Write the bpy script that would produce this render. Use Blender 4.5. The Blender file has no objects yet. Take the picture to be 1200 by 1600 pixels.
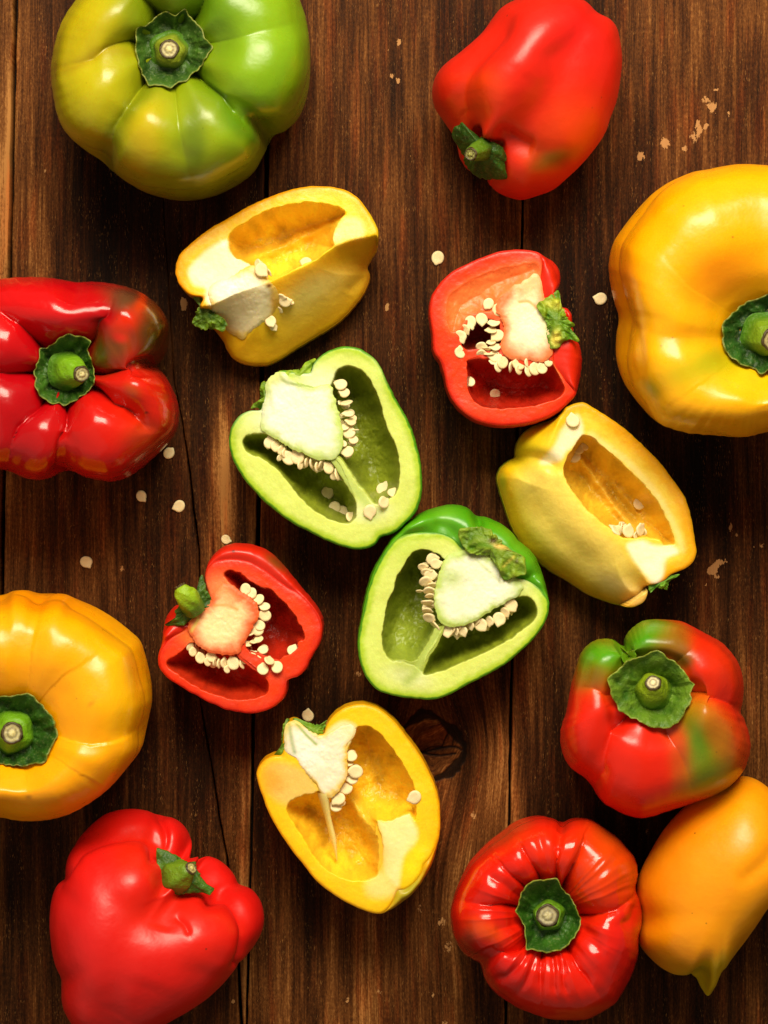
import bpy, math, random
import numpy as np
from mathutils import Vector, Matrix
from mathutils.bvhtree import BVHTree

# ------------------------------------------------------------------ camera, world, light
S = 0.00025            # one photo pixel on the table is a quarter of a millimetre
HC = 1.1               # camera height
scene = bpy.context.scene
COL = scene.collection
cam_d = bpy.data.cameras.new("camera")
cam = bpy.data.objects.new("camera", cam_d)
COL.objects.link(cam)
cam.location = (0, 0, HC)
cam_d.sensor_fit = 'HORIZONTAL'
cam_d.sensor_width = 36
cam_d.lens = 36 * HC / 0.30
cam_d.clip_start = 0.05
cam_d.clip_end = 50
scene.camera = cam

world = bpy.data.worlds.new("World")
scene.world = world
world.use_nodes = True
bgn = world.node_tree.nodes["Background"]
bgn.inputs[0].default_value = (1.0, 0.80, 0.56, 1)
bgn.inputs[1].default_value = 0.20

def area(name, loc, target, sx, sy, power, color):
    d = bpy.data.lights.new(name, 'AREA')
    d.shape = 'RECTANGLE'; d.size = sx; d.size_y = sy
    d.energy = power; d.color = color
    o = bpy.data.objects.new(name, d); COL.objects.link(o)
    o.location = loc
    o.rotation_euler = (Vector(target) - Vector(loc)).to_track_quat('-Z', 'Y').to_euler()
    return o
area("window_light", (0.04, 0.74, 0.92), (0, 0, 0), 0.72, 0.50, 24.5, (1.0, 0.88, 0.68))
area("soft_room_light", (-0.75, -0.55, 0.95), (0, 0, 0), 1.9, 1.9, 2.6, (1.0, 0.84, 0.66))

scene.view_settings.view_transform = 'Standard'
scene.view_settings.look = 'None'
scene.view_settings.exposure = 0.0
scene.view_settings.gamma = 1.0
scene.render.engine = 'CYCLES'
scene.render.resolution_x = 768
scene.render.resolution_y = 1024

# ------------------------------------------------------------------ maths helpers
rng = random.Random(7)

def lin(c):
    c = np.asarray(c, float) / 255.0
    return np.where(c <= 0.04045, c / 12.92, ((c + 0.055) / 1.055) ** 2.4)

def _hash(ix, iy, iz, seed):
    h = (ix * 73856093) ^ (iy * 19349663) ^ (iz * 83492791) ^ (seed * 2654435761)
    h = h & 0xffffffff
    h = ((h ^ (h >> 15)) * 2246822519) & 0xffffffff
    h = ((h ^ (h >> 13)) * 3266489917) & 0xffffffff
    return ((h ^ (h >> 16)) & 0xffffff) / float(0x7fffff) - 1.0

def vnoise(p, seed=0):
    p = np.asarray(p, float)
    i = np.floor(p).astype(np.int64); f = p - i
    f = f * f * f * (f * (f * 6 - 15) + 10)
    r = 0
    for dx in (0, 1):
        for dy in (0, 1):
            for dz in (0, 1):
                w = (f[..., 0] if dx else 1 - f[..., 0]) * (f[..., 1] if dy else 1 - f[..., 1]) * (f[..., 2] if dz else 1 - f[..., 2])
                r = r + w * _hash(i[..., 0] + dx, i[..., 1] + dy, i[..., 2] + dz, seed)
    return r

def fbm(p, seed=0, o=3):
    a = 1.0; r = 0; t = 0
    p = np.asarray(p, float)
    for k in range(o):
        r = r + a * vnoise(p * (2 ** k) + 17.3 * k, seed + k); t += a; a *= 0.5
    return r / t * 1.4

def sstep(a, b, x):
    t = np.clip((x - a) / (b - a), 0, 1)
    return t * t * (3 - 2 * t)

def T(ox, oy, s):
    """points read off an enlarged crop back to photo pixels"""
    return lambda pts: [(ox + p[0] / s, oy + p[1] / s) + tuple(p[2:]) for p in pts]

def smooth_closed(pts, n=160):
    P = np.array([(p[0], p[1]) for p in pts], float); k = len(P)
    per = max(2, n // k); out = []
    for i in range(k):
        p0, p1, p2, p3 = P[i - 1], P[i], P[(i + 1) % k], P[(i + 2) % k]
        for t in np.linspace(0, 1, per, endpoint=False):
            a = 0.5 * ((2 * p1) + (-p0 + p2) * t + (2 * p0 - 5 * p1 + 4 * p2 - p3) * t * t + (-p0 + 3 * p1 - 3 * p2 + p3) * t ** 3)
            out.append(a)
    return np.array(out)

def smooth_open(pts, n=8):
    P = np.array([(p[0], p[1]) for p in pts], float)
    if len(P) < 3: return P
    Q = np.vstack([2 * P[0] - P[1], P, 2 * P[-1] - P[-2]]); out = []
    for i in range(1, len(Q) - 2):
        for t in np.linspace(0, 1, n, endpoint=False):
            p0, p1, p2, p3 = Q[i - 1], Q[i], Q[i + 1], Q[i + 2]
            out.append(0.5 * ((2 * p1) + (-p0 + p2) * t + (2 * p0 - 5 * p1 + 4 * p2 - p3) * t * t + (-p0 + 3 * p1 - 3 * p2 + p3) * t ** 3))
    out.append(P[-1])
    return np.array(out)

def seg_dist(X, Y, poly, closed=False):
    """distance to a polyline and the parameter 0..1 along it"""
    P = np.asarray(poly, float)
    if closed: P = np.vstack([P, P[:1]])
    best = np.full(X.shape, 1e9); par = np.zeros(X.shape)
    L = np.hypot(*(P[1:] - P[:-1]).T); cum = np.concatenate([[0], np.cumsum(L)]); tot = max(cum[-1], 1e-9)
    for i in range(len(P) - 1):
        a, b = P[i], P[i + 1]; d = b - a; l2 = max(d @ d, 1e-12)
        t = np.clip(((X - a[0]) * d[0] + (Y - a[1]) * d[1]) / l2, 0, 1)
        dd = np.hypot(X - a[0] - t * d[0], Y - a[1] - t * d[1])
        m = dd < best
        best = np.where(m, dd, best); par = np.where(m, (cum[i] + t * L[i]) / tot, par)
    return best, par

def inside(X, Y, poly):
    P = np.asarray(poly, float); c = np.zeros(X.shape, bool); n = len(P)
    for i in range(n):
        x1, y1 = P[i - 1]; x2, y2 = P[i]
        if y1 == y2: continue
        m = ((y1 > Y) != (y2 > Y)) & (X < (x2 - x1) * (Y - y1) / (y2 - y1) + x1)
        c ^= m
    return c

def sdist(X, Y, poly):
    d, _ = seg_dist(X, Y, poly, True)
    return np.where(inside(X, Y, poly), d, -d)     # positive inside

def polar_R(poly, c, th):
    """radius of an outline round c at the angles th (photo axes, y down)"""
    P = np.asarray(poly, float); r = np.zeros(th.shape)
    cx, cy = c; dx = np.cos(th); dy = np.sin(th)
    for i in range(len(P)):
        a = P[i - 1] - (cx, cy); b = P[i] - (cx, cy); e = b - a
        den = dx * e[1] - dy * e[0]
        den = np.where(abs(den) < 1e-9, 1e-9, den)
        t = (a[0] * e[1] - a[1] * e[0]) / den
        u = (a[0] * dy - a[1] * dx) / den
        ok = (u >= -1e-6) & (u <= 1 + 1e-6) & (t > 0)
        r = np.where(ok & (t > r), t, r)
    return r

def W(px, py, zmm, zref=0.0):
    """photo pixel -> world, for a thing whose outline lies zref mm above the table"""
    f = S * (1 - zref / 1000.0 / HC)
    return np.stack([(np.asarray(px, float) - 600) * f, (800 - np.asarray(py, float)) * f, np.broadcast_to(np.asarray(zmm, float) / 1000.0, np.shape(px))], -1)

LEANS = {}
def lean(P, root):
    """whole peppers lean a little: the stem end stands off-centre over the base"""
    if root.name not in LEANS: return P
    dx, dy, zl, zh = LEANS[root.name]
    w = np.clip((P[..., 2] - zl) / (zh - zl), 0, 1.3); P = P.copy()
    P[..., 0] += dx * w; P[..., 1] += dy * w
    return P
def project(P):
    f = S * (1 - P[..., 2] / HC)
    return 600 + P[..., 0] / f, 800 - P[..., 1] / f
def fit_outline(P, cpx, tgt, root_c, iters=3):
    """measure the widest reach of the body in each direction and bring it to the traced outline"""
    nb = 300; ang = (np.arange(nb) + .5) / nb * 2 * np.pi - np.pi
    T_ = polar_R(tgt, cpx, ang)
    for _ in range(iters):
        px, py = project(P); th = np.arctan2(py - cpx[1], px - cpx[0]); rr = np.hypot(px - cpx[0], py - cpx[1])
        b = np.clip(((th + np.pi) / (2 * np.pi) * nb).astype(int), 0, nb - 1)
        mx = np.zeros(nb); np.maximum.at(mx, b.ravel(), rr.ravel())
        mx = np.maximum(mx, 0.5 * (np.roll(mx, 1) + np.roll(mx, -1)) * .995)
        ra = T_ / np.maximum(mx, 1); ra = (np.roll(ra, 1) + 3 * ra + np.roll(ra, -1)) / 5
        A = np.concatenate([ang[-1:] - 2 * np.pi, ang, ang[:1] + 2 * np.pi])
        rf = np.interp(th, A, np.concatenate([ra[-1:], ra, ra[:1]])); m_ = np.interp(th, A, np.concatenate([mx[-1:], mx, mx[:1]]))
        sc = 1 + (rf - 1) * sstep(0.35, 0.95, rr / m_)
        P = P.copy(); P[..., 0] = root_c[0] + (P[..., 0] - root_c[0]) * sc; P[..., 1] = root_c[1] + (P[..., 1] - root_c[1]) * sc
    return P

# ------------------------------------------------------------------ mesh helpers
def mesh_np(name, V, F4, F3=None, smooth=True, col=None, attrs=None):
    me = bpy.data.meshes.new(name)
    V = np.asarray(V, np.float32).reshape(-1, 3)
    me.vertices.add(len(V)); me.vertices.foreach_set('co', V.ravel())
    F4 = np.zeros((0, 4), int) if F4 is None else np.asarray(F4, int).reshape(-1, 4)
    F3 = np.zeros((0, 3), int) if F3 is None else np.asarray(F3, int).reshape(-1, 3)
    loops = np.concatenate([F4.ravel(), F3.ravel()]).astype(np.int32)
    me.loops.add(len(loops)); me.loops.foreach_set('vertex_index', loops)
    st = np.concatenate([np.arange(len(F4)) * 4, len(F4) * 4 + np.arange(len(F3)) * 3]).astype(np.int32)
    me.polygons.add(len(st)); me.polygons.foreach_set('loop_start', st)
    if smooth:
        me.polygons.foreach_set('use_smooth', np.ones(len(st), bool))
    me.update(calc_edges=True); me.validate()
    if col is not None:
        a = me.color_attributes.new('Col', 'FLOAT_COLOR', 'POINT')
        c = np.ones((len(V), 4), np.float32); c[:, :3] = np.asarray(col).reshape(-1, 3)
        a.data.foreach_set('color', c.ravel())
    for k, v in (attrs or {}).items():
        v = np.asarray(v, np.float32)
        if v.ndim == 1:
            a = me.attributes.new(k, 'FLOAT', 'POINT'); a.data.foreach_set('value', v)
        else:
            a = me.attributes.new(k, 'FLOAT_VECTOR', 'POINT'); a.data.foreach_set('vector', v.ravel())
    return me

def grid_faces(nr, nc, off=0, wrap=True, flip=False):
    r = np.arange(nr - 1)[:, None]; cc = np.arange(nc if wrap else nc - 1)[None, :]
    c2 = (cc + 1) % nc
    a = r * nc + cc; b = r * nc + c2; c = (r + 1) * nc + c2; d = (r + 1) * nc + cc
    f = np.stack([a, b, c, d], -1).reshape(-1, 4) + off
    return f[:, ::-1] if flip else f

def link(name, me, mat, parent=None, loc=None):
    o = bpy.data.objects.new(name, me); COL.objects.link(o)
    if mat and not me.materials: me.materials.append(mat)
    if parent: o.parent = parent
    if loc is not None: o.location = loc
    return o

def thing(name, label, cat, loc, group=None):
    o = bpy.data.objects.new(name, None); COL.objects.link(o)
    o.empty_display_size = 0.01
    o.location = loc; o['label'] = label; o['category'] = cat
    if group: o['group'] = group
    return o

# ------------------------------------------------------------------ materials
class NT:
    def __init__(s, name):
        s.m = bpy.data.materials.new(name); s.m.use_nodes = True
        s.t = s.m.node_tree; s.b = s.t.nodes['Principled BSDF']
    def n(s, typ, **kw):
        o = s.t.nodes.new(typ)
        for k, v in kw.items(): setattr(o, k, v)
        return o
    def l(s, a, b): s.t.links.new(a, b)
    def put(s, sock, v):
        if isinstance(v, bpy.types.NodeSocket): s.l(v, sock)
        else: sock.default_value = v
    def noise(s, vec, scale, detail=3, rough=0.5, dist=0.0):
        o = s.n('ShaderNodeTexNoise'); s.put(o.inputs['Vector'], vec)
        o.inputs['Scale'].default_value = scale; o.inputs['Detail'].default_value = detail
        o.inputs['Roughness'].default_value = rough; o.inputs['Distortion'].default_value = dist
        return o.outputs['Fac']
    def math(s, op, a, b=0.0, c=0.0, clamp=False):
        o = s.n('ShaderNodeMath', operation=op); o.use_clamp = clamp
        s.put(o.inputs[0], a); s.put(o.inputs[1], b); s.put(o.inputs[2], c)
        return o.outputs[0]
    def rng(s, v, a, b, c=0.0, d=1.0):
        o = s.n('ShaderNodeMapRange'); s.put(o.inputs['Value'], v)
        o.inputs['From Min'].default_value = a; o.inputs['From Max'].default_value = b
        o.inputs['To Min'].default_value = c; o.inputs['To Max'].default_value = d
        return o.outputs[0]
    def mix(s, f, a, b, mode='MIX'):
        o = s.n('ShaderNodeMix', data_type='RGBA', blend_type=mode)
        s.put(o.inputs[0], f)
        for i, v in ((6, a), (7, b)):
            if isinstance(v, tuple) and len(v) == 3: v = v + (1.0,)
            s.put(o.inputs[i], v)
        return o.outputs[2]
    def scale(s, vec, x, y, z):
        o = s.n('ShaderNodeMapping'); s.put(o.inputs['Vector'], vec)
        o.inputs['Scale'].default_value = (x, y, z)
        return o.outputs[0]
    def attr(s, name, vec=False):
        o = s.n('ShaderNodeAttribute'); o.attribute_name = name
        return o.outputs['Vector'] if vec == 'v' else (o.outputs['Color'] if vec else o.outputs['Fac'])
    def bump(s, h, strength, dist, nrm=None):
        o = s.n('ShaderNodeBump'); s.put(o.inputs['Height'], h)
        o.inputs['Strength'].default_value = strength; o.inputs['Distance'].default_value = dist
        if nrm is not None: s.l(nrm, o.inputs['Normal'])
        return o.outputs[0]

def mat_skin(name, rough=0.29, sss=0.12, blotch=0.35, speck=0.5):
    k = NT(name); co = k.n('ShaderNodeTexCoord').outputs['Object']
    c = k.attr('Col', True)
    n1 = k.noise(co, 55, 4, 0.6, 0.3)
    n2 = k.noise(co, 420, 3, 0.6)
    c = k.mix(k.rng(n1, 0.35, 0.75, 0, blotch), c, k.mix(1.0, c, (0.86, 0.78, 0.7), 'MULTIPLY'))
    c = k.mix(k.rng(n2, 0.45, 0.75, 0, 0.22), c, k.mix(1.0, c, (1.0, 0.86, 0.8), 'MULTIPLY'))
    # tiny dark lenticels and scuffs
    v = k.n('ShaderNodeTexVoronoi'); k.l(co, v.inputs['Vector']); v.inputs['Scale'].default_value = 190
    dot = k.rng(v.outputs['Distance'], 0.05, 0.10, 1, 0)
    few = k.rng(k.noise(co, 38, 2), 0.53, 0.60, 0, 1)
    c = k.mix(k.math('MULTIPLY', k.math('MULTIPLY', dot, few), speck), c, (0.03, 0.02, 0.005))
    k.l(c, k.b.inputs['Base Color'])
    k.l(k.rng(k.noise(co, 90, 4, 0.65), 0.3, 0.7, rough - 0.05, rough + 0.10), k.b.inputs['Roughness'])
    h = k.math('ADD', k.math('MULTIPLY', k.noise(co, 100, 3, 0.5), 1.0), k.math('MULTIPLY', k.noise(co, 900, 2, 0.5), 0.06))
    k.l(k.bump(h, 0.35, 0.0011), k.b.inputs['Normal'])
    k.b.inputs['IOR'].default_value = 1.46
    k.b.inputs['Subsurface Weight'].default_value = sss
    k.b.inputs['Subsurface Radius'].default_value = (1.0, 0.35, 0.12)
    k.b.inputs['Subsurface Scale'].default_value = 0.004
    return k.m

def mat_flesh(name, rough=0.32, sss=0.35, bumps=0.28, grain=0.30):
    k = NT(name); co = k.n('ShaderNodeTexCoord').outputs['Object']
    c = k.attr('Col', True)
    n1 = k.noise(co, 260, 4, 0.65)
    n2 = k.noise(co, 1300, 2, 0.6)
    c = k.mix(k.rng(n1, 0.38, 0.72, 0, grain * 1.6), c, k.mix(1.0, c, (0.84, 0.80, 0.62), 'MULTIPLY'))
    c = k.mix(k.rng(n2, 0.5, 0.78, 0, grain), c, (1.0, 0.95, 0.75), 'SOFT_LIGHT')
    k.l(c, k.b.inputs['Base Color'])
    k.l(k.rng(n1, 0.3, 0.7, rough, rough + 0.2), k.b.inputs['Roughness'])
    h = k.math('ADD', k.math('MULTIPLY', k.noise(co, 420, 3, 0.6), 0.6), k.math('MULTIPLY', n2, 0.45))
    k.l(k.bump(h, bumps, 0.0005), k.b.inputs['Normal'])
    k.b.inputs['IOR'].default_value = 1.40
    k.b.inputs['Subsurface Weight'].default_value = sss
    k.b.inputs['Subsurface Radius'].default_value = (1.0, 0.75, 0.25)
    k.b.inputs['Subsurface Scale'].default_value = 0.007
    return k.m

def mat_leaf(name):
    k = NT(name); co = k.n('ShaderNodeTexCoord').outputs['Object']
    c = k.attr('Col', True)
    n1 = k.noise(co, 160, 4, 0.6, 0.5); n2 = k.noise(co, 900, 3, 0.6)
    c = k.mix(1.0, c, (1.45, 1.12, 0.55), 'MULTIPLY')
    c = k.mix(k.rng(n1, 0.35, 0.7, 0, 0.6), c, k.mix(1.0, c, (0.55, 0.60, 0.5), 'MULTIPLY'))
    c = k.mix(k.rng(n2, 0.55, 0.75, 0, 0.3), c, (0.30, 0.36, 0.10))
    k.l(c, k.b.inputs['Base Color'])
    k.l(k.rng(n2, 0.3, 0.7, 0.38, 0.62), k.b.inputs['Roughness'])
    h = k.math('ADD', k.noise(co, 320, 4, 0.6), k.math('MULTIPLY', n2, 0.3))
    k.l(k.bump(h, 0.7, 0.0012), k.b.inputs['Normal'])
    k.b.inputs['IOR'].default_value = 1.42
    return k.m

def mat_seed():
    k = NT('pepper_seed_cream'); co = k.n('ShaderNodeTexCoord').outputs['Object']
    inf = k.n('ShaderNodeObjectInfo').outputs['Random']
    n1 = k.noise(co, 500, 3, 0.6)
    c = k.mix(k.rng(n1, 0.35, 0.7, 0, 0.7), tuple(lin((246, 232, 186))), tuple(lin((234, 212, 150))))
    c = k.mix(k.math('MULTIPLY', inf, 0.35), c, tuple(lin((236, 204, 138))))
    k.l(c, k.b.inputs['Base Color'])
    k.b.inputs['Roughness'].default_value = 0.42
    k.b.inputs['Subsurface Weight'].default_value = 0.15
    k.b.inputs['Subsurface Radius'].default_value = (1, 0.7, 0.4)
    k.b.inputs['Subsurface Scale'].default_value = 0.001
    k.l(k.bump(n1, 0.4, 0.0003), k.b.inputs['Normal'])
    return k.m

def mat_wood():
    k = NT('stained_dark_pine')
    uv = k.attr('wuv', 'v')
    tone = k.attr('tone'); wear = k.attr('wear'); dark = k.attr('dark')
    broad = k.noise(k.scale(uv, 2.2, 0.28, 1), 1.0, 3, 0.5)
    streak = k.noise(k.scale(uv, 13, 0.45, 1), 1.0, 4, 0.6, 0.2)
    fine = k.noise(k.scale(uv, 48, 1.3, 1), 1.0, 4, 0.65)
    hair = k.noise(k.scale(uv, 115, 6.5, 1), 1.0, 3, 0.7)
    mott = k.noise(k.scale(uv, 34, 16, 1), 1.0, 4, 0.7)
    f = tone
    for nz_, am in ((broad, 1.15), (streak, 0.90), (fine, 0.68), (hair, 0.38), (mott, 0.70)):
        f = k.math('ADD', f, k.math('MULTIPLY', k.math('SUBTRACT', nz_, 0.5), am))
    f = k.rng(f, 0.05, 1.12)
    cr = k.n('ShaderNodeValToRGB'); k.l(f, cr.inputs[0])
    e = cr.color_ramp.elements
    e[0].position = 0.0; e[0].color = (0.0050, 0.0021, 0.0009, 1)
    e[1].position = 1.0; e[1].color = (0.380, 0.168, 0.044, 1)
    for p, c in ((0.28, (0.0190, 0.0062, 0.0017)), (0.5, (0.056, 0.0175, 0.0040)), (0.72, (0.140, 0.048, 0.0105))):
        x = e.new(p); x.color = c + (1,)
    c = cr.outputs[0]
    # reddish stain patches
    red = k.rng(k.noise(k.scale(uv, 4.5, 0.5, 1), 1.3, 3), 0.52, 0.68, 0, 0.55)
    c = k.mix(red, c, k.mix(1.0, c, (1.35, 0.80, 0.62), 'MULTIPLY'))
    # light rubbed flecks along the grain
    fl = k.noise(k.scale(uv, 95, 11, 1), 1.0, 2, 0.6)
    flm = k.noise(k.scale(uv, 7, 1.6, 1), 1.0, 3, 0.6)
    flk = k.math('MULTIPLY', k.rng(fl, 0.60, 0.70), k.rng(flm, 0.47, 0.62))
    c = k.mix(k.math('MULTIPLY', flk, 0.7), c, (0.40, 0.185, 0.05))
    # pores: short dark ticks
    po = k.noise(k.scale(uv, 60, 22, 3), 1.0, 2, 0.6)
    pom = k.rng(k.noise(k.scale(uv, 3, 1.2, 5), 1.0, 2), 0.5, 0.66)
    por = k.math('MULTIPLY', k.rng(po, 0.63, 0.70), pom)
    c = k.mix(k.math('MULTIPLY', por, 0.8), c, (0.010, 0.005, 0.003))
    # chipped stain showing bare wood
    ch = k.noise(k.scale(uv, 30, 17, 1), 1.0, 4, 0.62)
    chip = k.rng(k.math('ADD', k.math('MULTIPLY', ch, 1.3), wear), 1.28, 1.32)
    c = k.mix(chip, c, k.mix(fine, (0.50, 0.27, 0.10), (0.34, 0.15, 0.05)))
    c = k.mix(dark, c, (0.006, 0.0035, 0.002))
    k.l(c, k.b.inputs['Base Color'])
    r = k.rng(streak, 0.3, 0.7, 0.42, 0.60)
    k.l(r, k.b.inputs['Roughness'])
    k.b.inputs['IOR'].default_value = 1.40
    k.b.inputs['Specular IOR Level'].default_value = 0.09
    h = k.math('ADD', k.math('MULTIPLY', fine, 0.6), k.math('MULTIPLY', hair, 0.5))
    h = k.math('ADD', h, k.math('MULTIPLY', mott, 0.25))
    h = k.math('SUBTRACT', h, k.math('MULTIPLY', por, 0.4))
    h = k.math('SUBTRACT', h, k.math('MULTIPLY', chip, 0.5))
    k.l(k.bump(h, 0.55, 0.0005), k.b.inputs['Normal'])
    return k.m

def mat_plain(name, c, rough):
    k = NT(name); co = k.n('ShaderNodeTexCoord').outputs['Object']
    k.l(k.mix(k.noise(co, 60, 4), tuple(x * 0.7 for x in c), c), k.b.inputs['Base Color'])
    k.b.inputs['Roughness'].default_value = rough
    return k.m

M_WOOD = mat_wood()
M_SKIN = mat_skin('pepper_skin_waxy')
M_SKIN_SATIN = mat_skin('pepper_skin_satin', 0.36, 0.12, 0.3, 0.6)
M_SKIN_GLOSS = mat_skin('pepper_skin_glossy', 0.17, 0.10, 0.3, 0.4)
M_FLESH = mat_flesh('pepper_flesh_cut')
M_CORE = mat_flesh('pepper_core_pith', 0.40, 0.32, 0.26, 0.22)
M_LEAF = mat_leaf('pepper_calyx_green')
M_SEED = mat_seed()
M_UNDER = mat_plain('gap_blocker_dark', (0.012, 0.007, 0.004), 0.8)  # for the added board that blocks light under the gaps

# ------------------------------------------------------------------ table top
table = bpy.data.objects.new('tabletop', None); COL.objects.link(table)
table['kind'] = 'structure'

def curve_y(pts):
    P = np.array(pts, float)
    return lambda y: np.interp(y, P[:, 0], P[:, 1])
SEAM = [curve_y([(-700, 33), (0, 24), (430, 15), (740, 6), (1000, 1), (1600, -7), (2300, -14)]),
        curve_y([(-700, 440), (0, 424), (250, 416.5), (590, 409), (870, 402), (1120, 396), (1340, 392), (1600, 385), (2300, 372)]),
        curve_y([(-700, 832), (0, 821), (330, 817), (700, 808), (1100, 798.5), (1280, 796), (1600, 790), (2300, 778)]),
        curve_y([(-700, 1236), (2300, 1214)])]
SEAMW = [curve_y([(-700, 5), (0, 5), (500, 4.5), (2300, 3)]),
         curve_y([(-700, 5), (250, 5), (900, 5), (1300, 3), (1600, 2.2), (2300, 2)]),
         curve_y([(-700, 2.5), (2300, 3)]),
         curve_y([(-700, 4), (2300, 4)])]
CRACK = curve_y([(-700, 250), (300, 255), (600, 272), (655, 284), (740, 297), (800, 303), (860, 311), (1100, 314), (1180, 328), (1270, 342), (1340, 354), (1500, 372), (1600, 377), (1800, 362), (2300, 340)])
CRACKW = curve_y([(-700, 0.0), (560, 0.0), (650, 1.2), (740, 2.8), (820, 3.2), (870, 2.0), (1000, 1.2), (1120, 1.6), (1300, 3.0), (1500, 4.6), (1600, 5.2), (1800, 1.0), (1900, 0), (2300, 0)])

YS = np.concatenate([np.arange(-700, -40, 40), np.arange(-40, 1100, 6), np.arange(1100, 1290, 1.6), np.arange(1290, 1640, 5), np.arange(1640, 2301, 40)]).astype(float)
KN = np.array([(632, 1136), (650, 1122), (664, 1115), (684, 1122), (706, 1140), (720, 1158), (725, 1170), (721, 1186), (708, 1202), (694, 1211), (681, 1216)], float)   # visible dark arc of the knot

def wood_fields(X, Y, seed):
    """grain coordinates, tone, wear and dark resin at photo pixels"""
    u = X.copy()
    # grain flows round the knot and round a second one hidden under the halves
    for (kx, ky, rx, ry, amp) in ((668, 1168, 62, 72, 34), (300, 900, 30, 90, 3), (905, 1700, 60, 120, 10), (560, 700, 60, 200, 5)):
        dx = (X - kx) / rx; dy = (Y - ky) / ry
        u = u - amp * np.tanh(dx * 1.6) * np.exp(-(dx ** 2 * 0.35 + dy ** 2 * 0.8))
    # tilted grain right below the knot
    u = u + 26 * np.exp(-((X - 705) / 55) ** 2 - ((Y - 1330) / 130) ** 2) * (Y - 1330) / 130
    u = u + 5.0 * vnoise(np.stack([X / 260, Y / 520, 0 * X + seed], -1), 5) + 1.4 * vnoise(np.stack([X / 60, Y / 160, 0 * X + seed], -1), 6)
    v = Y + 0 * X
    tone = 0.5 + 0.16 * fbm(np.stack([X / 150, Y / 420, 0 * X + seed * 3.1], -1), 11, 2)
    def blob(cx, cy, rx, ry, a):
        return a * np.exp(-((X - cx) / rx) ** 2 - ((Y - cy) / ry) ** 2)
    for b in ((5, 150, 14, 400, .35), (40, 60, 40, 160, .22), (50, 330, 40, 200, .22), (230, 350, 110, 110, -.25), (330, 560, 60, 120, -.2),
              (520, 90, 60, 200, .22), (640, 90, 70, 200, .20), (570, 330, 60, 160, .05), (427, 60, 14, 300, .2), (800, 200, 24, 300, .22),
              (900, 100, 200, 300, .05), (1080, 160, 160, 200, .08), (930, 560, 60, 200, -.25), (1150, 880, 60, 120, .12), (1060, 760, 80, 140, -.25),
              (345, 700, 14, 90, .55), (360, 800, 26, 100, .42), (395, 820, 10, 140, .35), (405, 700, 18, 90, .25), (130, 850, 120, 160, -.12), (275, 1200, 80, 140, -.06), (370, 1280, 26, 200, .22),
              (425, 1330, 40, 200, .18), (620, 1480, 180, 120, .10), (780, 1250, 30, 170, .16), (806, 1200, 12, 150, .2), (740, 1330, 40, 120, .15), (690, 1170, 26, 40, .25),
              (860, 1200, 50, 160, -.1), (930, 1300, 60, 60, -.3), (1180, 1520, 60, 120, -.03), (40, 1450, 50, 160, .10), (1185, 1040, 30, 200, .15), (480, 1200, 60, 90, .04), (520, 1120, 60, 60, -.2)):
        tone = tone + blob(*b)  # wood tone, with shade beside the peppers and lit zones painted in
    # pale worn arris along every seam
    for q in range(3):
        d = abs(X - SEAM[q](Y)); tone = tone + 0.42 * np.exp(-(d / 6) ** 2) * (0.6 + 0.4 * vnoise(np.stack([X * 0, Y / 70, X * 0 + q], -1), 9))
    wear = np.zeros(X.shape)
    for (cx, cy, r, a) in ((1001, 244, 9, .62), (1039, 224, 11, .60), (1113, 168, 10, .62), (1119, 140, 4, .7), (1139, 178, 4, .7), (1104, 197, 4.5, .7), (1094, 203, 4, .66), (1085, 214, 12, .50), (1069, 233, 6, .6),
                           (1090, 192, 5, .62), (1101, 155, 7, .5), (604, 483, 5, .60), (606, 474, 3.5, .60), (622, 126, 5.5, .60), (623, 66, 5, .7), (604, 77, 5, .62), (612, 118, 5, .55), (1116, 888, 7.5, .60), (1124, 878, 6, .60), (1108, 893, 6, .55), (1134, 876, 4, .62), (1120, 901, 4, .68), (1103, 912, 4, .58),
                           (740, 1274, 7, .52), (286, 470, 8, .52), (288, 480, 6, .5), (560, 1052, 8, .5), (190, 888, 7, .5), (690, 1440, 12, .46), (700, 1480, 14, .44), (655, 1420, 10, .42), (543, 1563, 5, .6), (365, 1565, 5, .6),
                           (1190, 852, 7, .5), (1178, 856, 4, .5), (1142, 820, 5, .5), (1151, 836, 5, .52), (1141, 828, 4, .5), (593, 1550, 8, .42), (675, 1555, 8, .42), (70, 267, 4, .6), (695, 1600, 8, .5), (1010, 1300, 6, .5)):
        wear = wear + 1.62 * a * np.exp(-((X - cx) / r) ** 2 - ((Y - cy) / (r * 1.25)) ** 2)
    dark = np.zeros(X.shape); dz = np.zeros(X.shape)
    d, t = seg_dist(X, Y, smooth_open(KN)); d = d + 1.8 * vnoise(np.stack([X / 9, Y / 9, 0 * X], -1), 3)
    wk = 4.0 + 4.5 * np.sin(np.clip(t, 0, 1) * np.pi * 3) ** 2
    ring = sstep(wk + 1.2, wk - 1.0, d) * np.where(X < 800, 1, 0)
    dark = np.maximum(dark, ring * 0.93); dz = dz - 0.8 * ring
    for pl, wd in (([(655, 1177), (670, 1173), (690, 1168), (712, 1167), (722, 1172)], 1.6), ([(656, 1174), (668, 1178), (690, 1180), (712, 1177)], 1.5), ([(690, 1168), (697, 1151), (701, 1146)], 1.0), ([(706, 1166), (709, 1153)], .8), ([(655, 1178), (672, 1168), (690, 1166)], .8)):
        d, t = seg_dist(X, Y, smooth_open(pl)); m = sstep(wd + 1.0, wd - 0.6, d)
        dark = np.maximum(dark, m * 0.95); dz = dz - 0.9 * m
    inn = inside(X, Y, np.vstack([KN, [(610, 1216), (600, 1150)]]))
    u = np.where(inn, Y * 0.45 + X * 0.25 + 5 * vnoise(np.stack([X / 20, Y / 20, 0 * X], -1), 8), u)
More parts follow.
